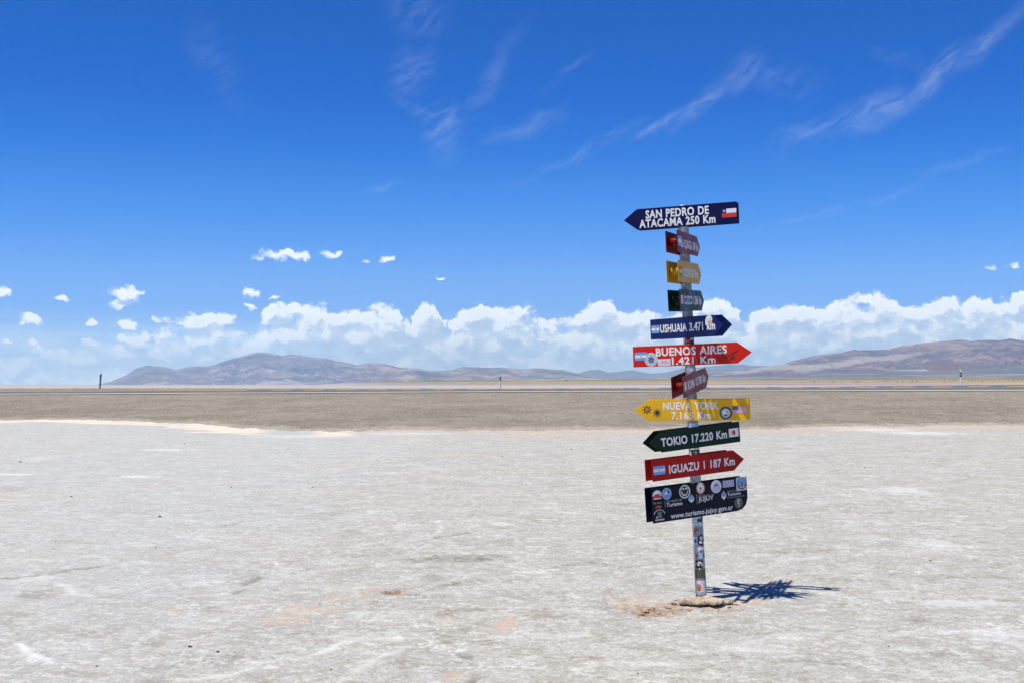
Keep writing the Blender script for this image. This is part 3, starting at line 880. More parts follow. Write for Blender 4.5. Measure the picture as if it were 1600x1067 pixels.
class Deck:
    """layers of flat printed shapes on a board, in board coordinates (u, v)"""
    def __init__(s):
        s.v, s.f, s.m, s.mats, s.z = [], [], [], [], .0008

    def poly(s, pts_, c_, lift=None):
        m_ = C[c_] if isinstance(c_, str) else c_
        if m_ not in s.mats: s.mats.append(m_)
        z = s.z if lift is None else lift
        i = len(s.v)
        s.v += [(p[0], p[1], z) for p in pts_]
        s.f.append(tuple(range(i, i + len(pts_))))
        s.m.append(s.mats.index(m_))
        s.z = max(s.z, z) + .00016

    def rect(s, u0, u1, v0, v1, c_):
        s.poly([(u0, v0), (u1, v0), (u1, v1), (u0, v1)], c_)

    def disc(s, u, v, ru, rv, c_, n=28, a0=0, a1=360):
        s.poly([(u + ru * math.cos(R(a0 + (a1 - a0) * k / n)), v + rv * math.sin(R(a0 + (a1 - a0) * k / n))) for k in range(n + (a1 - a0 < 360))], c_)

    def star(s, u, v, r1, r2, n, c_, a=90, asp=1.):
        s.poly([(u + (r1 if k % 2 == 0 else r2) * math.cos(R(a + 180 * k / n)) * asp, v + (r1 if k % 2 == 0 else r2) * math.sin(R(a + 180 * k / n))) for k in range(2 * n)], c_)

    def blob(s, u, v, ru, rv, c_, seed, n=14, j=.35):
        r_ = random.Random(seed)
        s.poly([(u + ru * (1 - j * r_.random()) * math.cos(R(360 * k / n)), v + rv * (1 - j * r_.random()) * math.sin(R(360 * k / n))) for k in range(n)], c_)

    def build(s, name, parent):
        o = mesh_obj(name, s.v, s.f, s.mats, parent, s.m)
        return o


_cap = None
def text_obj(s, parent, u0, u1, v0, cap, m_, name='lettering', bold=.018, shear=0., z=.0009, slant=0.):
    """a line of raised vinyl letters: left end u0, right end u1, baseline v0, capital height cap"""
    global _cap
    def make(t, off):
        cu = bpy.data.curves.new('t', 'FONT')
        cu.body = t; cu.offset = off; cu.space_character = 1.0 + 2.2 * off; cu.space_word = 1.15; cu.resolution_u = 3; cu.extrude = 0
        to = bpy.data.objects.new('t', cu); col.objects.link(to)
        bpy.context.view_layer.update()
        dg = bpy.context.evaluated_depsgraph_get()
        me = bpy.data.meshes.new_from_object(to.evaluated_get(dg))
        bpy.data.objects.remove(to); bpy.data.curves.remove(cu)
        return me
    if _cap is None:
        mh = make('H', 0); _cap = max(v.co.y for v in mh.vertices); bpy.data.meshes.remove(mh)
    me = make(s, bold)
    me.name = name
    xs = [v.co.x for v in me.vertices]
    a, b_ = min(xs), max(xs)
    for v in me.vertices:
        t = (v.co.x - a) / (b_ - a)
        y = v.co.y / _cap * cap
        v.co = (u0 + t * (u1 - u0), v0 + y + slant * t, z)
    me.materials.clear(); me.materials.append(m_)
    # one mesh per word: find the wide gaps between the letters
    vx = np.array([v.co.x for v in me.vertices])
    ev = [(e.vertices[0], e.vertices[1]) for e in me.edges]
    iv = sorted((min(vx[a_], vx[c_]), max(vx[a_], vx[c_])) for a_, c_ in ev)
    gaps, end = [], iv[0][1]
    words = s.split(' ')
    for lo, hi in iv:
        if lo > end: gaps.append((lo - end, (lo + end) / 2))
        end = max(end, hi)
    cuts = sorted(g[1] for g in sorted(gaps, reverse=True)[:len(words) - 1])
    key = np.searchsorted(np.array(cuts), vx) if cuts else np.zeros(len(vx), int)
    for w in range(len(cuts) + 1):
        idx = np.where(key == w)[0]
        mp_ = {int(q): n_ for n_, q in enumerate(idx)}
        vs_ = [tuple(me.vertices[int(q)].co) for q in idx]
        fs_ = [tuple(mp_[q] for q in p.vertices) for p in me.polygons if all(q in mp_ for q in p.vertices)]
        if fs_: mesh_obj(name, vs_, fs_, m_, parent)
    bpy.data.meshes.remove(me)


post = empty('signpost', BASE)
tag(post, 'leaning metal signpost stacked with coloured arrow boards, standing on the white salt flat', 'signpost')


def board_outline(side, L, tip, H, trim=0):
    h = H / 2; l = L / 2
    if side == 'R': return [(-l, -h), (l, -h), (l + tip, 0), (l, h), (-l, h)]
    if side == 'L': return [(-l, -h), (l, -h), (l, h), (-l, h), (-l - tip, 0)]
    r = .045                                            # worn, bent corner at the lower right
    if not trim: return [(-l, -h), (l, -h), (l, h), (-l, h)]
    return [(-l, -h), (l - .11, -h + .002), (l - .055, -h + .014), (l - .02, -h + .045), (l - .004, -h + .09), (l, h), (-l, h)]


def plate(name, out, mat_, M, parent):
    n = len(out)
    # small bevel-like rim: two outlines
    vs = [(u, v, 0) for u, v in out] + [(u, v, -TH) for u, v in out]
    fs = [tuple(range(n)), tuple(reversed(range(n, 2 * n)))] + [((k + 1) % n, k, n + k, n + (k + 1) % n) for k in range(n)]
    o = mesh_obj(name, vs, fs, mat_, parent)
    bv = o.modifiers.new('edge', 'BEVEL'); bv.width = .0009; bv.segments = 2
    o.matrix_local = M
    return o


def tube(name, p0, p1, r, m_, parent, n=24):
    p0, p1 = Vector(p0), Vector(p1)
    z = (p1 - p0).normalized(); x = z.orthogonal().normalized(); y = z.cross(x)
    vs = []
    for p in (p0, p1):
        vs += [p + r * (math.cos(2 * math.pi * k / n) * x + math.sin(2 * math.pi * k / n) * y) for k in range(n)]
    fs = [(k, (k + 1) % n, n + (k + 1) % n, n + k) for k in range(n)] + [tuple(reversed(range(n))), tuple(range(n, 2 * n))]
    o = mesh_obj(name, vs, fs, m_, parent)
    for p in o.data.polygons[:n]: p.use_smooth = True
    return o


SPEC = {'pedro': (NAVY, 'navy arrow board reading SAN PEDRO DE ATACAMA 250 Km'), 'quiaca': (RED_SH, 'red arrow board with shade put into its colour, reading LA QUIACA 169 Km'), 'uyuni': (YEL_SH, 'yellow arrow board reading UYUNI 363 Km'),
        'cuzco': (GRN, 'green arrow board reading CUZCO 1.286 Km'), 'ushuaia': (BLUE, 'blue arrow board reading USHUAIA 3.471 km'), 'buenos': (RED, 'bright red arrow board reading BUENOS AIRES 1.421 Km'),
        'roma': (RED_SH, 'red arrow board with shade put into its colour, reading ROMA 10.900 Km'), 'york': (YEL, 'yellow arrow board reading NUEVA YORK 7.165 Km'), 'tokio': (GRN, 'dark green arrow board reading TOKIO 17.220 Km'),
        'iguazu': (DRED, 'red arrow board reading IGUAZU 1 187 Km'), 'turismo': (BLK, 'black tourism board covered in round stickers')}
BO = {}
for k, (side, c0, e1, e2, nn, L, tip, H) in SIGN.items():
    e1, e2, nn = Vector(e1), Vector(e2), Vector(nn)
    M = Matrix((e1, e2, nn)).transposed().to_4x4()
    M.translation = Vector(c0) - BASE
    m_, lab = SPEC[k]
    o = plate('arrow_board' if side != 'B' else 'tourism_board', board_outline(side, L, tip, H, 1), m_, M, post)
    o['label'] = lab
    BO[k] = o
    M2 = M.copy(); M2.translation = M.translation - nn * (GAP - TH)
    ob = plate('rear_board', board_outline(side, L, tip, H), m_, M2, post)
    cen = Vector(c0) - BASE
    spots_ = [(-L / 2 + .11, 0), (L / 2 - .09, 0)] if side != 'B' else [(-L / 2 + .10, .065), (-L / 2 + .10, -.065), (L / 2 - .12, .065), (L / 2 - .12, -.065)]
    for u, v in spots_:
        q = cen + e1 * u + e2 * v
        tube('spacer_tube', q - nn * (TH + .0005), q - nn * (GAP - TH - .0005), .029 if side != 'B' else .018, m_ if k != 'turismo' else BLUE, post)
        for w in ((-1, .0),):
            hq = q - nn * (GAP + .0)
    # bolts through the boards, next to the pole
    for u in (-.07, .07):
        ax = BASE + UPV * ((Vector(c0).z) / UPV.z)
        uu = (ax - Vector(c0)).dot(e1) + u
        q = cen + e1 * uu + e2 * (0 if side != 'B' else .1)
        tube('bolt', q - nn * (GAP - .004), q + nn * .0035, .0045, C['grey'] if k in ('york', 'uyuni') else m_, post, 8)

TXT = [('pedro', 'SAN PEDRO DE', -.3055, .1673, .0030, .0565, .0, LET), ('pedro', 'ATACAMA 250 Km', -.3559, .2130, -.0635, .0560, -.001, LET),
       ('quiaca', 'LA QUIACA 169 Km', -.2366, .4064, -.0360, .0570, 0, LET), ('uyuni', 'UYUNI 363 Km', -.1952, .3373, -.0320, .0570, 0, LET),
       ('cuzco', 'CUZCO 1.286 Km', -.2296, .3836, -.0280, .0575, 0, LET), ('ushuaia', 'USHUAIA 3.471 km', -.2500, .3985, -.0275, .0555, 0, LET),
       ('buenos', 'BUENOS AIRES', -.2067, .3236, .0010, .0555, 0, LET), ('buenos', '1.421 Km', -.0880, .2387, -.0670, .0510, 0, LET),
       ('roma', 'ROMA 10.900 Km', -.2348, .3698, -.0270, .0575, 0, LET), ('york', 'NUEVA YORK', -.2564, .1534, .0058, .0515, 0, LET), ('york', '7.165 Km', -.1963, .0940, -.0650, .0505, 0, LET),
       ('tokio', 'TOKIO 17.220 Km', -.3724, .2433, -.0330, .0560, 0, LET), ('iguazu', 'IGUAZU 1 187 Km', -.2281, .3905, -.0325, .0555, 0, LET),
       ('turismo', 'Secretaría de', -.3072, -.1728, .0120, .0175, 0, GREYV), ('turismo', 'Turismo', -.3096, -.1700, -.0193, .0255, 0, LET),
       ('turismo', 'Gobierno de', -.0227, .1170, .0185, .0150, 0, GREYV), ('turismo', 'JUJUY', -.0239, .1146, -.0132, .0300, 0, LET),
       ('turismo', 'Ministerio de', .2451, .3282, .0272, .0105, 0, GREYV), ('turismo', 'Turismo', .2449, .3686, -.0020, .0225, 0, LET),
       ('turismo', 'Presidencia de la Nación', .2401, .4065, -.0186, .0095, 0, GREYV), ('turismo', 'www.turismo.jujuy.gov.ar', -.2783, .2892, -.1085, .0360, .003, LET),
       ('turismo', 'Tilk Team', -.4285, -.3517, .0108, .0140, 0, GREYV)]
for k, t_, u0, u1, v0, cap, sl, m_ in TXT:
    bold = .032 if cap > .03 and not t_.startswith('www') else .014
    text_obj(t_, BO[k], u0, u1, v0, cap, m_, bold=bold, slant=sl)


def arg_flag(k, u0, u1, v0, v1):
    d = Deck(); h = (v1 - v0) / 3
    d.rect(u0, u1, v0, v0 + h, 'sky'); d.rect(u0, u1, v0 + h, v1 - h, 'white'); d.rect(u0, u1, v1 - h, v1, 'sky')
    d.star((u0 + u1) / 2, (v0 + v1) / 2, .009, .005, 8, 'yellow'); d.disc((u0 + u1) / 2, (v0 + v1) / 2, .0035, .0035, 'brown', 10)
    d.build('flag', BO[k])


d = Deck(); u0, u1, v0, v1 = .2619, .3671, -.0342, .0287
um = u0 + (u1 - u0) * .3; vm = (v0 + v1) / 2
d.rect(u0, u1, v0, vm, 'red'); d.rect(um, u1, vm, v1, 'white'); d.rect(u0, um, vm, v1, 'navy'); d.star((u0 + um) / 2, (vm + v1) / 2, .0105, .0042, 5, 'white')
d.build('flag', BO['pedro'])
arg_flag('quiaca', -.3574, -.2290, -.0330, .0369)
arg_flag('ushuaia', -.3586, -.2613, -.0300, .0304)
arg_flag('buenos', -.3679, -.2730, -.0268, .0323)
arg_flag('iguazu', -.3682, -.2630, -.0312, .0304)
d = Deck(); h = .0717 / 3
for j, c_ in enumerate(('green', 'yellow', 'red')): d.rect(-.3382, -.2333, -.0367 + j * h, -.0367 + (j + 1) * h, c_)
d.build('flag', BO['uyuni'])
d = Deck(); h = .1041 / 3
for j, c_ in enumerate(('red', 'white', 'red')): d.rect(-.3547 + j * h, -.3547 + (j + 1) * h, -.0281, .0357, c_)
d.build('flag', BO['cuzco'])
d = Deck(); h = .12 / 3
for j, c_ in enumerate(('green', 'white', 'red')): d.rect(-.3741 + j * h, -.3741 + (j + 1) * h, -.0297, .0342, c_)
d.build('flag', BO['roma'])
d = Deck(); u0, u1, v0, v1 = .2516, .3526, -.0303, .0272; h = (v1 - v0) / 13
for j in range(13): d.rect(u0, u1, v0 + j * h, v0 + (j + 1) * h, 'red' if j % 2 == 0 else 'white')
d.rect(u0, u0 + (u1 - u0) * .42, v0 + 6 * h, v1, 'navy')
for a_ in range(4):
    for b_ in range(3): d.star(u0 + .006 + a_ * .0102, v0 + 6 * h + .006 + b_ * .0095, .0024, .001, 5, 'white')
d.build('flag', BO['york'])
d = Deck(); d.rect(.2620, .3568, -.0329, .0306, 'white'); d.disc(.3104, -.0010, .0175, .0175, 'red'); d.build('flag', BO['tokio'])

# stickers on the arrow boards
d = Deck(); u, v = -.2448, -.0241
d.disc(u, v, .0497, .0509, 'white'); d.disc(u, v, .0455, .0465, 'grey'); d.disc(u, v, .043, .044, 'white'); d.disc(u, v, .033, .034, 'pale')
for q in range(16): d.rect(u + .038 * math.cos(q * .39) - .0028, u + .038 * math.cos(q * .39) + .0028, v + .039 * math.sin(q * .39) - .0028, v + .039 * math.sin(q * .39) + .0028, 'navy')
d.star(u, v, .027, .014, 6, 'navy', 80); d.star(u, v - .002, .014, .006, 5, 'skin'); d.disc(u, v, .0045, .0045, 'black', 10)
d.build('round_sticker', BO['buenos'])
d = Deck(); d.rect(-.1937, -.0988, -.0716, -.0234, 'white'); urb = d.build('label_sticker', BO['buenos'])
text_obj('URBN', BO['buenos'], -.186, -.106, -.063, .030, C['pink'], bold=.004, z=.0014)
d = Deck()
sr = random.Random(4)
for (ua, va, ub, vb, w) in ((.300, -.036, .405, .017, .006), (.345, -.040, .378, -.022, .006)):
    n = 11
    for q in range(n):
        t = (q + .5) / n; cu_, cv_ = ua + (ub - ua) * t, va + (vb - va) * t
        d.poly([(cu_ - .004, cv_ - w - sr.random() * .003), (cu_ + .002, cv_ - w * sr.random()), (cu_ + .005, cv_ + w), (cu_ - .001, cv_ + w * (1 + .4 * sr.random()))], 'black')
d.build('marker_scrawl', BO['buenos'])
d = Deck(); u, v = .3380, .0350
d.blob(u - .004, v + .012, .040, .030, 'white', 3, 18, .18); d.rect(u - .046, u - .026, v - .030, v + .012, 'white'); d.blob(u + .006, v - .014, .034, .020, 'skin', 5, 14, .3)
d.poly([(u - .034, v + .004), (u + .030, v + .014), (u + .030, v + .018), (u - .034, v + .008)], 'grey'); d.poly([(u - .030, v - .010), (u + .020, v - .002), (u + .020, v + .001), (u - .030, v - .006)], 'grey')
d.blob(u + .002, v + .034, .022, .008, 'white', 8); d.build('torn_sticker', BO['ushuaia'])
d = Deck(); u, v = -.3764, .0066
d.star(u, v, .041, .016, 8, 'black', 90); d.disc(u, v, .0165, .0165, 'black'); d.disc(u, v, .0125, .0125, 'yellow'); d.star(u, v, .011, .005, 5, 'black', 60)
d.build('sun_sticker', BO['york'])
d = Deck(); u, v = -.3008, -.0171
d.disc(u, v, .0300, .0320, 'brown'); d.disc(u, v, .0272, .0290, 'yellow'); d.disc(u, v, .0235, .0250, 'black')
for q in range(9): d.disc(u + .017 * math.cos(q * .7), v + .018 * math.sin(q * .7), .0035, .0035, 'yellow', 8)
d.star(u, v, .013, .007, 6, 'black'); d.build('badge_sticker', BO['york'])
d = Deck(); u, v = .2022, -.0240
d.disc(u, v, .0469, .0474, 'black'); d.disc(u, v, .0430, .0435, 'grey'); d.disc(u, v, .0415, .0420, 'black'); d.disc(u, v, .0330, .0335, 'pale')
d.poly([(u - .026, v + .010), (u - .006, v + .026), (u + .018, v + .022), (u + .028, v + .006), (u + .016, v + .002), (u + .020, v - .010), (u + .004, v - .004), (u - .006, v - .022), (u - .014, v - .004)], 'white')
d.poly([(u - .014, v - .012), (u + .010, v - .008), (u + .004, v - .026), (u - .010, v - .024)], 'navy'); d.blob(u + .012, v + .004, .012, .012, 'yellow', 2); d.disc(u + .006, v + .014, .0035, .003, 'black', 8)
d.build('eagle_sticker', BO['york'])
# stickers and emblems on the tourism board
T_ = BO['turismo']
d = Deck(); d.rect(-.3239, -.3205, -.0233, .0246, GREYV); d.build('divider_line', T_)
d = Deck(); d.rect(-.0388, -.0354, -.0315, .0443, GREYV); d.build('divider_line', T_)
def shield(u, v, ru, rv):
    d = Deck()
    d.disc(u, v, ru, rv * .72, 'sky'); d.poly([(u - ru * .95, v - rv * .1), (u + ru * .95, v - rv * .1), (u + ru * .6, v - rv * .6), (u, v - rv * .95), (u - ru * .6, v - rv * .6)], 'white')
    d.rect(u - ru * .3, u + ru * .3, v - rv * .35, v + rv * .2, 'pale'); d.star(u, v + rv * .72, ru * .55, ru * .25, 8, 'orange'); d.rect(u - ru * .5, u + ru * .5, v - rv * .16, v - rv * .02, 'navy')
    d.build('shield_emblem', T_)
shield(-.0870, .0159, .0271, .0310); shield(.2105, .0071, .0240, .0345)
d = Deck(); u, v = -.3865, .0759
d.disc(u, v - .006, .0400, .0380, 'white', 24, 0, 180); d.poly([(u - .040, v - .006), (u + .040, v - .006), (u + .036, v - .034), (u - .036, v - .034)], 'red'); d.blob(u - .004, v - .004, .024, .010, 'olive', 4); d.rect(u - .030, u + .030, v - .030, v - .024, 'white')
d.blob(u + .012, v + .002, .018, .007, 'red', 6); d.build('domed_sticker', T_)
d = Deck(); u, v = -.3024, .0746
d.disc(u, v, .0423, .0423, 'pale'); d.disc(u, v, .0385, .0385, 'sky'); d.star(u - .001, v, .024, .012, 5, 'white', 70); d.blob(u, v - .014, .014, .009, 'red', 9); d.blob(u + .014, v + .010, .010, .012, 'navy', 7); d.build('round_sticker', T_)
d = Deck(); u, v = -.1423, .0729
d.star(u, v, .0530, .0440, 26, 'white'); d.disc(u, v, .0405, .0405, 'black'); d.poly([(u - .030, v + .027), (u + .030, v + .027), (u + .031, v - .006), (u + .017, v - .026), (u, v - .034), (u - .017, v - .026), (u - .031, v - .006)], 'white')
for sg in (-1, 1):
    for q in range(3): d.poly([(u + sg * .004, v + .010 - q * .009), (u + sg * (.026 - q * .004), v + .024 - q * .012), (u + sg * (.028 - q * .004), v + .004 - q * .010), (u + sg * .006, v - .004 - q * .006)], 'black')
d.poly([(u - .006, v + .018), (u + .006, v + .018), (u + .006, v - .016), (u, v - .028), (u - .006, v - .016)], 'black'); d.disc(u, v + .019, .006, .007, 'black', 10); d.build('cog_sticker', T_)
d = Deck(); u, v = .0019, .0827
d.disc(u, v, .0379, .0430, 'skin'); d.disc(u, v + .002, .0350, .0400, 'orange'); d.disc(u, v, .0270, .0310, 'white'); d.poly([(u - .016, v - .010), (u, v + .014), (u + .016, v - .012), (u + .004, v - .004)], 'navy'); d.rect(u - .014, u + .014, v + .028, v + .036, 'white'); d.blob(u, v - .016, .014, .006, 'grey', 3); d.build('oval_sticker', T_)
d = Deck(); u, v = .1452, .0792
d.disc(u, v, .0500, .0486, 'lilac'); d.disc(u, v, .0465, .0450, 'white'); d.disc(u, v, .0330, .0320, 'lilac'); d.star(u, v + .004, .024, .013, 7, 'purple', 50); d.blob(u, v - .006, .020, .010, 'skin', 3); d.rect(u - .016, u + .016, v - .004, v + .0, 'white')
for q in range(9): d.rect(u + .039 * math.cos(R(205 + q * 16)) - .0026, u + .039 * math.cos(R(205 + q * 16)) + .0026, v + .038 * math.sin(R(205 + q * 16)) - .003, v + .038 * math.sin(R(205 + q * 16)) + .003, 'navy')
d.build('round_sticker', T_)
d = Deck(); d.rect(.2060, .3124, .0636, .1145, 'grey'); d.rect(.2085, .3099, .0656, .1125, 'lilac')
for q in range(3):
    x_ = .215
    while x_ < .300:
        w = .004 + sr.random() * .008; d.rect(x_, x_ + w, .098 - q * .0135, .103 - q * .0135, 'grey'); x_ += w + .003
d.build('label_sticker', T_)
d = Deck(); u, v = .3871, .0765
d.rect(.3315, .4340, .0246, .1243, 'pale'); d.disc(u, v, .0450, .0440, 'navy'); d.disc(u, v, .0415, .0405, 'sky'); d.disc(u, v, .0415, .0405, 'brown', 20, 190, 350); d.poly([(u - .024, v - .030), (u + .024, v - .030), (u + .012, v + .002), (u - .012, v + .002)], 'skin')
d.blob(u, v - .004, .008, .022, 'black', 3, 10, .2); d.build('square_sticker', T_)
d = Deck(); u, v = .3449, -.0641
d.disc(u, v, .0400, .0400, 'olive'); d.disc(u, v, .0360, .0360, 'brown', 24); d.disc(u, v - .002, .0340, .0340, 'olive'); d.blob(u, v + .022, .024, .008, 'grey', 3); d.blob(u - .001, v + .004, .015, .018, 'lilac', 5); d.disc(u + .002, v + .002, .006, .006, 'navy', 10); d.star(u, v - .022, .010, .004, 5, 'yellow'); d.build('badge_sticker', T_)
d = Deck(); u, v = -.3849, -.0117
d.blob(u - .014, v, .014, .010, 'red', 3); d.blob(u + .004, v + .002, .012, .011, 'red', 4); d.blob(u + .022, v - .001, .012, .009, 'brown', 5); d.build('small_sticker', T_)
d = Deck(); u, v = -.3775, -.0700
for q in range(11):
    a_ = R(165 - q * 15); d.rect(u + .046 * math.cos(a_) - .003, u + .046 * math.cos(a_) + .003, v + .038 * math.sin(a_) - .0035, v + .038 * math.sin(a_) + .0035, 'white')
d.blob(u, v + .012, .026, .018, 'green', 3); d.blob(u + .006, v - .008, .020, .016, 'brown', 5); d.rect(u - .040, u + .040, v - .040, v - .028, 'grey'); d.blob(u - .022, v - .014, .012, .012, 'grey', 6); d.build('rally_sticker', T_)

# pole
gal, T, b = nmat('galvanised_steel')
pos = T.node('ShaderNodeTexCoord').outputs['Object']
n1 = T.noise(T.v('MULTIPLY', pos, (1., 1., .35)), 28., 5, .65)
T.l.new(T.mix(T.ss(n1, .35, .65), (.17, .185, .19), (.36, .38, .38)), b.inputs['Base Color'])
b.inputs['Metallic'].default_value = .45
T.l.new(T.ss(n1, .3, .7, .32, .55), b.inputs['Roughness'])
PR = .0395
pv_, pf_ = [], []
NS = 40
zs_ = np.linspace(-.12, 2.905, 30)
px_ = UPV.orthogonal().normalized()
ux = Vector((1, 0, 0)); ux = (ux - UPV * ux.dot(UPV)).normalized(); uy = UPV.cross(ux)
for z_ in zs_:
    for k in range(NS):
        a_ = 2 * math.pi * k / NS
        pv_.append(UPV * z_ + PR * (math.cos(a_) * ux + math.sin(a_) * uy))
for j in range(len(zs_) - 1):
    for k in range(NS):
        pf_.append((j * NS + k, j * NS + (k + 1) % NS, (j + 1) * NS + (k + 1) % NS, (j + 1) * NS + k))
nq = len(pf_)
pf_.append(tuple((len(zs_) - 1) * NS + k for k in range(NS)))
pole = mesh_obj('pole', pv_, pf_, gal, post)
for p in pole.data.polygons[:nq]: p.use_smooth = True
DX, DYv = ux, uy


def wrap(shapes, name, zpos):
    """a sticker or painted sun patch bent round the pole; shapes: (kind, centre angle, half angle, z centre, half z, colour). angle 0 faces the camera, + to the right"""
    vs, fs, fm, ms_ = [], [], [], []
    for li, (kind, a_c, a_h, zc_, zh, c_) in enumerate(shapes):
        r = PR + .0009 + .0004 * li
        if C[c_] not in ms_: ms_.append(C[c_])
        nA, nZ = 12, 6
        i0 = len(vs)
        for jz in range(nZ + 1):
            tz = -1 + 2 * jz / nZ
            wA = 1. if kind == 'r' else math.sqrt(max(0., 1 - tz * tz * .97))
            if kind == 't': wA = (1 - tz) / 2 + .04
            for ja in range(nA + 1):
                a_ = R(a_c + a_h * wA * (-1 + 2 * ja / nA)) - math.pi / 2 + .15
                vs.append(UPV * (zc_ + zh * tz) + r * (math.cos(a_) * DX + math.sin(a_) * DYv))
        for jz in range(nZ):
            for ja in range(nA):
                i = i0 + jz * (nA + 1) + ja
                fs.append((i, i + 1, i + nA + 2, i + nA + 1)); fm.append(ms_.index(C[c_]))
    o = mesh_obj(name, vs, fs, ms_, pole, fm, smooth=True)
    return o


def zp(py): return (936.5 - py) / F * 8.97
wrap([('r', 0, 80, zp(813), .034, 'pale'), ('r', 12, 30, zp(812), .016, 'black'), ('r', 6, 16, zp(815), .007, 'pale'), ('r', 34, 14, zp(808), .008, 'black')], 'pole_sticker_or_sun_patch', 0)
wrap([('o', -38, 44, zp(828), .033, 'orange'), ('o', -38, 38, zp(828), .028, 'teal'), ('o', -46, 22, zp(828), .018, 'red'), ('o', -22, 14, zp(830), .012, 'sky')], 'pole_sticker_or_sun_patch', 0)
wrap([('o', 62, 34, zp(829), .034, 'pale'), ('o', 62, 26, zp(829), .026, 'grey')], 'pole_sticker_or_sun_patch', 0)
wrap([('o', 18, 48, zp(842), .044, 'black'), ('o', 18, 22, zp(839), .016, 'grey'), ('r', 4, 12, zp(845), .009, 'white'), ('r', 34, 10, zp(846), .006, 'white'), ('r', 18, 8, zp(852), .004, 'grey')], 'pole_sticker_or_sun_patch', 0)
wrap([('r', -52, 24, zp(843), .030, 'pale'), ('o', -50, 14, zp(843), .016, 'navy')], 'pole_sticker_or_sun_patch', 0)
wrap([('r', 14, 58, zp(856), .022, 'lilac'), ('r', 10, 36, zp(855), .008, 'white'), ('r', 20, 30, zp(859), .004, 'purple')], 'pole_sticker_or_sun_patch', 0)
wrap([('r', -40, 26, zp(866), .022, 'sky'), ('o', -42, 16, zp(866), .016, 'red')], 'pole_sticker_or_sun_patch', 0)
wrap([('r', 26, 40, zp(866), .020, 'pale'), ('o', 44, 22, zp(866), .017, 'green')], 'pole_sticker_or_sun_patch', 0)
wrap([('r', -22, 40, zp(879), .030, 'black'), ('o', -18, 33, zp(880), .025, 'white'), ('o', -24, 30, zp(882), .022, 'black'), ('o', -28, 12, zp(880), .007, 'white'), ('r', -20, 7, zp(886), .005, 'white')], 'pole_sticker_or_sun_patch', 0)
wrap([('r', 48, 28, zp(880), .028, 'grey'), ('t', 42, 9, zp(877), .010, 'white')], 'pole_sticker_or_sun_patch', 0)
wrap([('r', 10, 100, zp(894), .032, 'olive')], 'pole_tape', 0)
wrap([('r', -14, 62, zp(915), .054, 'lilac'), ('r', -14, 56, zp(915), .048, 'white'), ('o', -36, 26, zp(915), .028, 'orange'), ('t', -36, 14, zp(917), .016, 'brown'), ('r', -20, 34, zp(923), .004, 'grey')], 'pole_sticker_or_sun_patch', 0)
wrap([('r', 68, 18, zp(909), .045, 'black'), ('t', 66, 8, zp(908), .008, 'white')], 'pole_sticker_or_sun_patch', 0)
wrap([('r', 0, 72, zp(664.5), .020, 'lilac'), ('t', -20, 24, zp(665), .014, 'white'), ('r', 30, 20, zp(663), .008, 'sky')], 'pole_sticker_or_sun_patch', 0)
wrap([('r', 6, 72, zp(706), .030, 'white'), ('r', 8, 56, zp(706), .022, 'black'), ('o', -8, 26, zp(706), .015, 'green'), ('t', 0, 10, zp(705), .009, 'yellow')], 'pole_sticker_or_sun_patch', 0)
wrap([('r', -10, 48, zp(534), .034, 'black'), ('r', -24, 22, zp(533), .008, 'red'), ('r', 14, 12, zp(530), .006, 'white'), ('o', -20, 10, zp(538), .006, 'grey')], 'pole_sticker_or_sun_patch', 0)
wrap([('r', -6, 50, zp(579), .024, 'grey'), ('t', 0, 30, zp(577), .014, 'white')], 'pole_sticker_or_sun_patch', 0)
wrap([('o', -6, 26, zp(356), .020, 'grey')], 'pole_sticker_or_sun_patch', 0)  # grey oval painted in place of a sunlit patch between board shadows
wrap([('r', 60, 14, zp(576), .012, 'red'), ('r', 62, 6, zp(576), .008, 'navy')], 'pole_sticker_or_sun_patch', 0)

# ------------------------------------------------------------------ footing slab and clods at the foot
rock_m, T, b = nmat('clay_concrete')
pos = T.node('ShaderNodeTexCoord').outputs['Object']
n1 = T.noise(pos, 9., 7, .7); n2 = T.noise(pos, 70., 4, .7)
c = T.mix(T.ss(n1, .35, .65), (.44, .34, .24), (.62, .52, .40))
c = T.mix(T.m('MULTIPLY', T.ss(n2, .5, .35), .6), c, (.30, .22, .15))
T.l.new(c, b.inputs['Base Color']); b.inputs['Roughness'].default_value = .9
bp = T.node('ShaderNodeBump'); bp.inputs['Strength'].default_value = .8; bp.inputs['Distance'].default_value = .01
T.l.new(n2, bp.inputs['Height']); T.l.new(bp.outputs[0], b.inputs['Normal'])
clod_m, T, b = nmat('red_clay')
pos = T.node('ShaderNodeTexCoord').outputs['Object']
T.l.new(T.mix(T.ss(T.noise(pos, 30., 5, .7), .35, .65), (.30, .17, .10), (.56, .42, .31)), b.inputs['Base Color']); b.inputs['Roughness'].default_value = .95
dark_m = mat('dark_pebble_rock', (.045, .042, .040), .8)


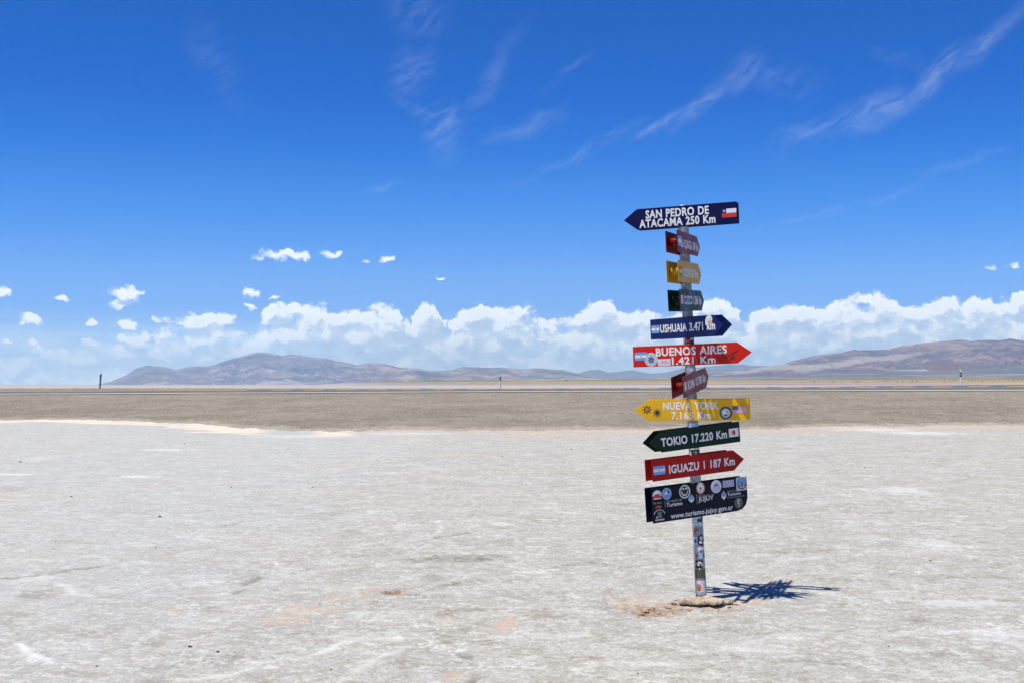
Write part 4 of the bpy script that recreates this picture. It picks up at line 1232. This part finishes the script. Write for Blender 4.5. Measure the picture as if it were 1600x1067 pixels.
def slab(name, cx_, cy_, outline, z0_, z1_, tiltx, tilty, m_, seed, nr=7):
    """irregular crust plate: rings from the rim to the middle, broken sides"""
    r_ = random.Random(seed)
    n = len(outline) * 4
    rim = []
    for k in range(n):
        q = k / 4; i = int(q); f_ = q - i
        a_, b_ = outline[i % len(outline)], outline[(i + 1) % len(outline)]
        j = .022 * (r_.random() - .5)
        rim.append((a_[0] * (1 - f_) + b_[0] * f_ + j, a_[1] * (1 - f_) + b_[1] * f_ + j))
    vs, fs = [], []
    for x_, y_ in rim: vs.append((x_ * .93, y_ * .93, z0_))
    for x_, y_ in rim: vs.append((x_ * 1.02, y_ * 1.02, (z0_ + z1_) / 2 + .006 * (r_.random() - .5)))
    for ri in range(nr):
        s_ = 1 - (ri / nr) ** 1.3
        for x_, y_ in rim:
            j_ = .008 * (r_.random() - .5)
            x2, y2 = x_ * s_ + j_, y_ * s_ - j_
            vs.append((x2, y2, z1_ + .014 * (1 - s_ ** 2) + .007 * math.sin(31 * x2 + seed) * math.cos(27 * y2 + 14 * x2) + .007 * math.sin(67 * x2 + 41 * y2) + .005 * (r_.random() - .5)))
    vs.append((0, 0, z1_ + .014))
    for lv in range(nr + 1):
        for k in range(n): fs.append((lv * n + k, lv * n + (k + 1) % n, (lv + 1) * n + (k + 1) % n, (lv + 1) * n + k))
    top = (nr + 1) * n
    for k in range(n): fs.append((top + k, top + (k + 1) % n, len(vs) - 1))
    fs.append(tuple(reversed(range(n))))
    o = mesh_obj(name, vs, fs, m_, smooth=False)
    o.location = (cx_, cy_, 0); o.rotation_euler = (tiltx, tilty, 0)
    return o


def ground_z(x_, y_):
    j = int(np.clip(np.searchsorted(gx, x_), 0, len(gx) - 1)); i = int(np.clip(np.searchsorted(gy, y_), 0, len(gy) - 1))
    return float(Z[i, j])


gz = ground_z(1.40, 8.85)
o = slab('footing_slab', 1.37, 8.83, [(-.15, .12), (-.20, .02), (-.12, -.06), (-.07, -.12), (.03, -.10), (.07, -.16), (.14, -.13), (.18, -.03), (.13, .08), (.05, .15), (-.06, .16)], 0, .020, R(-3.), R(-3), rock_m, 3, 12)
o.scale = (.84, 1.0, 1.)
o.location.z = gz + .014
tag(o, 'cracked tan footing slab lifting from the salt around the pole', 'slab')
o = slab('broken_slab', 1.545, 8.86, [(-.07, .03), (-.06, -.05), (.0, -.065), (.075, -.03), (.085, .04), (.02, .07)], 0, .024, R(-6), R(-7), rock_m, 5)
o.scale = (.8, .8, .8); o.location.z = gz + .004
tag(o, 'small broken tan plate just right of the footing slab', 'slab')


def clod(name, x_, y_, r0, m_, seed, flatn=.6, sub=3):
    bm = bmesh.new()
    bmesh.ops.create_icosphere(bm, subdivisions=sub, radius=1)
    r_ = random.Random(seed); ph = [r_.random() * 9 for _ in range(6)]
    ax_ = .75 + .5 * r_.random()
    for v in bm.verts:
        p = v.co.copy()
        k = 1 + .22 * math.sin(3.1 * p.x + ph[0]) * math.sin(2.7 * p.y + ph[1]) + .16 * math.sin(5.3 * p.z + ph[2] + 2 * p.x) + .09 * math.sin(9 * p.y + ph[3]) * math.sin(8 * p.x + ph[4])
        v.co = Vector((p.x * k * r0 * ax_, p.y * k * r0 / ax_, max(p.z * k, -.5) * r0 * flatn))
    me = bpy.data.meshes.new(name); bm.to_mesh(me); bm.free(); me.materials.append(m_)
    o = bpy.data.objects.new(name, me); col.objects.link(o)
    o.location = (x_, y_, ground_z(x_, y_) + r0 * flatn * .25); o.rotation_euler = (0, 0, r_.random() * 6)
    return o


k = 0
for px, py, r0 in [(1001, 956, .018), (1008, 951, .024), (1017, 948, .028), (1026, 953, .018), (1034, 949, .022), (1043, 945, .026), (1012, 960, .014), (1023, 960, .012), (1050, 940, .030), (1060, 947, .020),
                   (1040, 957, .012), (1075, 949, .016), (1148, 941, .026), (1137, 946, .018), (1120, 951, .013), (1095, 953, .014), (996, 962, .010), (1052, 952, .013), (1065, 939, .022), (1157, 938, .015)]:
    x_, y_ = g2(px, py)
    o = clod('clay_clod', x_, y_, r0 * .85, clod_m if k % 3 else rock_m, 40 + k, .55)
    tag(o, 'loose red-brown clay clod scattered round the foot of the pole', 'clod', 'clay clods around the pole')
    k += 1
k = 0
for px, py, r0 in [(114, 774, .035), (252, 807, .045), (363, 761, .030), (489, 761, .030), (301, 1007, .028), (344, 1015, .022), (34, 721, .05), (395, 795, .024), (1165, 840, .022), (1450, 873, .024), (892, 701, .045),
                   (246, 854, .016), (290, 693, .045), (785, 713, .04), (157, 1037, .016), (1384, 1005, .014), (995, 1049, .016), (1268, 700, .03), (1350, 730, .03), (520, 1040, .012), (502, 940, .014), (200, 955, .012), (90, 845, .016), (1320, 770, .026), (1550, 820, .02), (640, 700, .035), (455, 655, .05), (1052, 655, .04)]:
    x_, y_ = g2(px, py)
    if y_ > float(np.interp(x_, gx, df_x)):
        continue
    o = clod('pebble', x_, y_, r0 * .45, dark_m, 90 + k, .6, 2)
    tag(o, 'small dark pebble lying alone on the pale salt crust', 'pebble', 'dark pebbles scattered over the salt flat')
    k += 1

# ------------------------------------------------------------------ delineator posts behind the road
dw = paint('white_post_plastic', (.74, .74, .73), .5, .18)
dg = paint('grey_post_plastic', (.20, .23, .25), .6, .2)
dk = mat('black_band', (.012, .013, .014), .5)
refl = mat('reflector_glass', (.55, .45, .35), .25)


def delineator(x_, y_, z_, H, lean, body_m, topm, label, slope, yaw=0.):
    root = empty('delineator_post', (x_, y_, z_ - .05), (0, lean, yaw))
    tag(root, label, 'road post', 'delineator posts along the far side of the road')
    # D-shaped profile: bowed plate with depth
    prof_ = [(-.065, .03), (-.055, -.012), (-.025, -.034), (.025, -.034), (.055, -.012), (.065, .03), (.045, .045), (-.045, .045)]
    def seg(name, za, zb, sl_a, sl_b, m_, grow=0.):
        vs = []
        for z0_, sl in ((za, sl_a), (zb, sl_b)):
            for a_, b_ in prof_: vs.append((a_ * (1 + grow), b_ * (1 + grow), z0_ + sl * a_ / .065))
        n = len(prof_)
        fs = [(k_, (k_ + 1) % n, n + (k_ + 1) % n, n + k_) for k_ in range(n)] + [tuple(reversed(range(n))), tuple(range(n, 2 * n))]
        return mesh_obj(name, vs, fs, m_, root)
    b0 = H * .57
    s_ = slope
    seg('post_body', 0, b0, 0, -s_, body_m)
    seg('black_band', b0 + .001, H * .84, -s_, s_, dk)
    seg('post_top', H * .84 + .001, H, s_, s_ * 1.1, topm)
    mesh_obj('reflector', [(-.025, -.040, H * .64), (.025, -.040, H * .64), (.025, -.040, H * .78), (-.025, -.040, H * .78), (-.025, -.034, H * .64), (.025, -.034, H * .64), (.025, -.034, H * .78), (-.025, -.034, H * .78)],
             [(0, 1, 2, 3), (7, 6, 5, 4), (0, 4, 5, 1), (1, 5, 6, 2), (2, 6, 7, 3), (3, 7, 4, 0)], refl, root)
    return root


for px, H, lean, bm_, tm_, lab, sl, yw in ((156.5, 1.08, R(3.5), dg, dk, 'grey delineator post with its black band broken, leaning beside the road far left', .055, .5),
                                       (781.5, 1.02, R(1), dw, dw, 'white delineator post with black band, in front of the low blue mountains mid picture', .045, .25),
                                       (1501.5, 1.05, R(-1), dw, dw, 'white delineator post with black band, in front of the red cinder hill', -.04, -.2)):
    y_ = 84. / (1 + .17 * (px - 800) / F)
    x_ = (px - 800) / F * y_
    z_ = float(z_row(np.array([x_]), np.array([y_]), *TOP)[0])
    delineator(x_, y_, z_, H, lean, bm_, tm_, lab, sl, yw)

# ------------------------------------------------------------------ shrubs on the plain
leaf = mat('dry_shrub_leaf', (.115, .095, .030), .9)
leaf2 = mat('golden_tuft_leaf', (.24, .17, .035), .9)
wood = mat('shrub_wood', (.06, .045, .03), .9)


def shrub_mesh(seed, m_):
    r_ = random.Random(seed); vs, fs = [], []
    for q in range(260):
        th = r_.random() * 6.283; ph_ = math.acos(1 - r_.random() * .98); rr_ = (.45 + .55 * r_.random()) * (1 + .25 * math.sin(3 * th + seed))
        c_ = Vector((rr_ * math.sin(ph_) * math.cos(th), rr_ * math.sin(ph_) * math.sin(th), .12 + .9 * rr_ * math.cos(ph_)))
        a_ = Vector((r_.gauss(0, 1), r_.gauss(0, 1), r_.gauss(0, 1))).normalized() * .10; b_ = a_.orthogonal().normalized() * .07
        i = len(vs); vs += [c_ - a_, c_ + b_, c_ + a_, c_ - b_]; fs.append((i, i + 1, i + 2, i + 3))
    me = bpy.data.meshes.new('shrub'); me.from_pydata(vs, [], fs); me.materials.append(m_); me.update()
    return me


def twig_mesh(seed):
    r_ = random.Random(seed); vs, fs = [], []
    for q in range(9):
        a_ = r_.random() * 6.28; tp = Vector((.5 * math.cos(a_), .5 * math.sin(a_), .75)); w = .03
        i = len(vs); vs += [Vector((-w, -w, -.1)), Vector((w, -w, -.1)), Vector((0, w, -.1)), tp]; fs += [(i, i + 1, i + 3), (i + 1, i + 2, i + 3), (i + 2, i, i + 3)]
    me = bpy.data.meshes.new('twigs'); me.from_pydata(vs, [], fs); me.materials.append(wood); me.update()
    return me


protos = [(shrub_mesh(3, leaf), twig_mesh(1)), (shrub_mesh(8, leaf), twig_mesh(2)), (shrub_mesh(5, leaf2), twig_mesh(3))]
azr, rrr = azs, rr


def plain_z(x_, y_):
    a_ = math.atan2(x_, y_); r_ = math.hypot(x_, y_)
    j = int(np.clip(np.searchsorted(azr, a_), 0, len(azr) - 1)); i = int(np.clip(np.searchsorted(rrr, r_), 0, len(rrr) - 1))
    return float(PZ[i, j])


def row_dist(px, py):
    """distance on the plain that is seen at a given row of the photograph"""
    j = int(np.clip(np.searchsorted(azr, math.atan((px - 800) / F)), 0, len(azr) - 1))
    yy = HY - (PZ[:, j] - 1.6) * F / DY[:, j]
    ok = np.where((yy <= py) & (rrr > 700))[0]
    i = ok[0] if len(ok) else 150
    return float(rrr[i])


SH = [(1272, 596, 3.2, 0), (1279, 596.3, 2.0, 1), (1301, 596.3, 2.6, 0), (1305, 596.2, 2.0, 1), (1314, 596.4, 1.8, 0), (1335, 596.2, 2.8, 0), (1339, 596.2, 3.0, 1), (1343, 596.3, 2.0, 0), (1382, 595.8, 2.6, 1), (1387, 595.8, 2.2, 0),
      (1401.5, 596, 3.0, 0), (1410, 596, 2.8, 1), (1425, 596, 3.4, 0), (1432, 596, 2.6, 1), (1475, 595.6, 3.0, 0), (1484, 595.6, 2.4, 1), (1491, 595.2, 2.4, 2), (1495, 594.8, 2.0, 2), (1513, 595, 2.6, 2), (1518, 594.6, 3.0, 2),
      (1523, 595, 2.8, 1), (1529, 594.8, 2.4, 2), (1534, 595, 3.0, 1), (1545, 594.8, 2.0, 2), (1553, 594.6, 2.8, 2), (1561, 594.8, 2.0, 1), (1575, 594.4, 2.4, 2), (1583, 594.2, 3.0, 1), (1590, 594.2, 2.4, 2), (1597, 594, 3.0, 2),
      (882, 594.6, 3.6, 0), (886, 594.6, 3.0, 1)]
for k, (px, py, sz, kind) in enumerate(SH):
    D_ = row_dist(px, py)
    a_ = math.atan((px - 800) / F)
    x_, y_ = D_ * math.sin(a_), D_ * math.cos(a_)
    s_ = sz * y_ / F * .55
    root = empty('shrub', (x_, y_, plain_z(x_, y_) - .1 * s_), (0, 0, k * 1.3))
    root.scale = (s_ * 1.15, s_ * 1.15, s_ * .95)
    if kind == 2:
        tag(root, 'golden dry tuft in the yellow grass beyond the road at right', 'shrub', 'golden tufts in the grass band')
    elif k >= len(SH) - 2:
        tag(root, 'dark shrub alone on the plain left of the signpost', 'shrub', 'dark shrubs left of the signpost')
    else:
        tag(root, 'dark dry shrub at the edge of the yellow grass beyond the road', 'shrub', 'dark shrubs beyond the road')
    for nm_, me_ in (('foliage', protos[kind][0]), ('branches', protos[kind][1])):
        c_ = bpy.data.objects.new(nm_, me_); col.objects.link(c_); c_.parent = root

# ------------------------------------------------------------------ the far white houses under the mountains
wall_m = mat('whitewash', (.80, .79, .77), .8)
roof_m = mat('tin_roof', (.62, .62, .62), .6)
door_m = mat('dark_door', (.10, .07, .05), .7)


def box(x0_, x1_, y0__, y1__, z0_, z1_):
    vs = [(x0_, y0__, z0_), (x1_, y0__, z0_), (x1_, y1__, z0_), (x0_, y1__, z0_), (x0_, y0__, z1_), (x1_, y0__, z1_), (x1_, y1__, z1_), (x0_, y1__, z1_)]
    return vs, [(3, 2, 1, 0), (4, 5, 6, 7), (0, 1, 5, 4), (1, 2, 6, 5), (2, 3, 7, 6), (3, 0, 4, 7)]


hp = None
for k, (px, w) in enumerate([(226, 8), (229.5, 10), (244, 12), (255, 7), (275, 10), (288, 7), (334, 11), (372, 6), (391, 8), (431, 11), (452, 6), (510, 9), (513, 6)]):
    D_ = 9300.
    a_ = math.atan((px - 800) / F); x_, y_ = D_ * math.sin(a_), D_ * math.cos(a_)
    root = empty('white_house', (x_, y_, plain_z(x_, y_)), (0, 0, .2 * math.sin(k * 2.)))
    tag(root, 'tiny white house at the foot of the blue mountain range', 'house', 'white houses at the foot of the mountains')
    if hp is None:
        vs, fs = box(-.5, .5, -.35, .35, -.2, .42); wo_ = mesh_obj('wall', vs, fs, wall_m, root)
        vs = [(-.54, -.4, .425), (.54, -.4, .425), (.54, .4, .425), (-.54, .4, .425), (-.54, 0, .62), (.54, 0, .62)]
        ro_ = mesh_obj('roof', vs, [(0, 1, 5, 4), (2, 3, 4, 5), (1, 2, 5), (3, 0, 4), (3, 2, 1, 0)], roof_m, root)
        vs, fs = box(-.07, .07, -.358, -.35, -.2, .22); do_ = mesh_obj('door', vs, fs, door_m, root)
        hp = (wo_, ro_, do_)
    else:
        for q in hp:
            c_ = q.copy(); col.objects.link(c_); c_.parent = root
    root.scale = (w * 1.5, w * 1.2, w * 1.1)
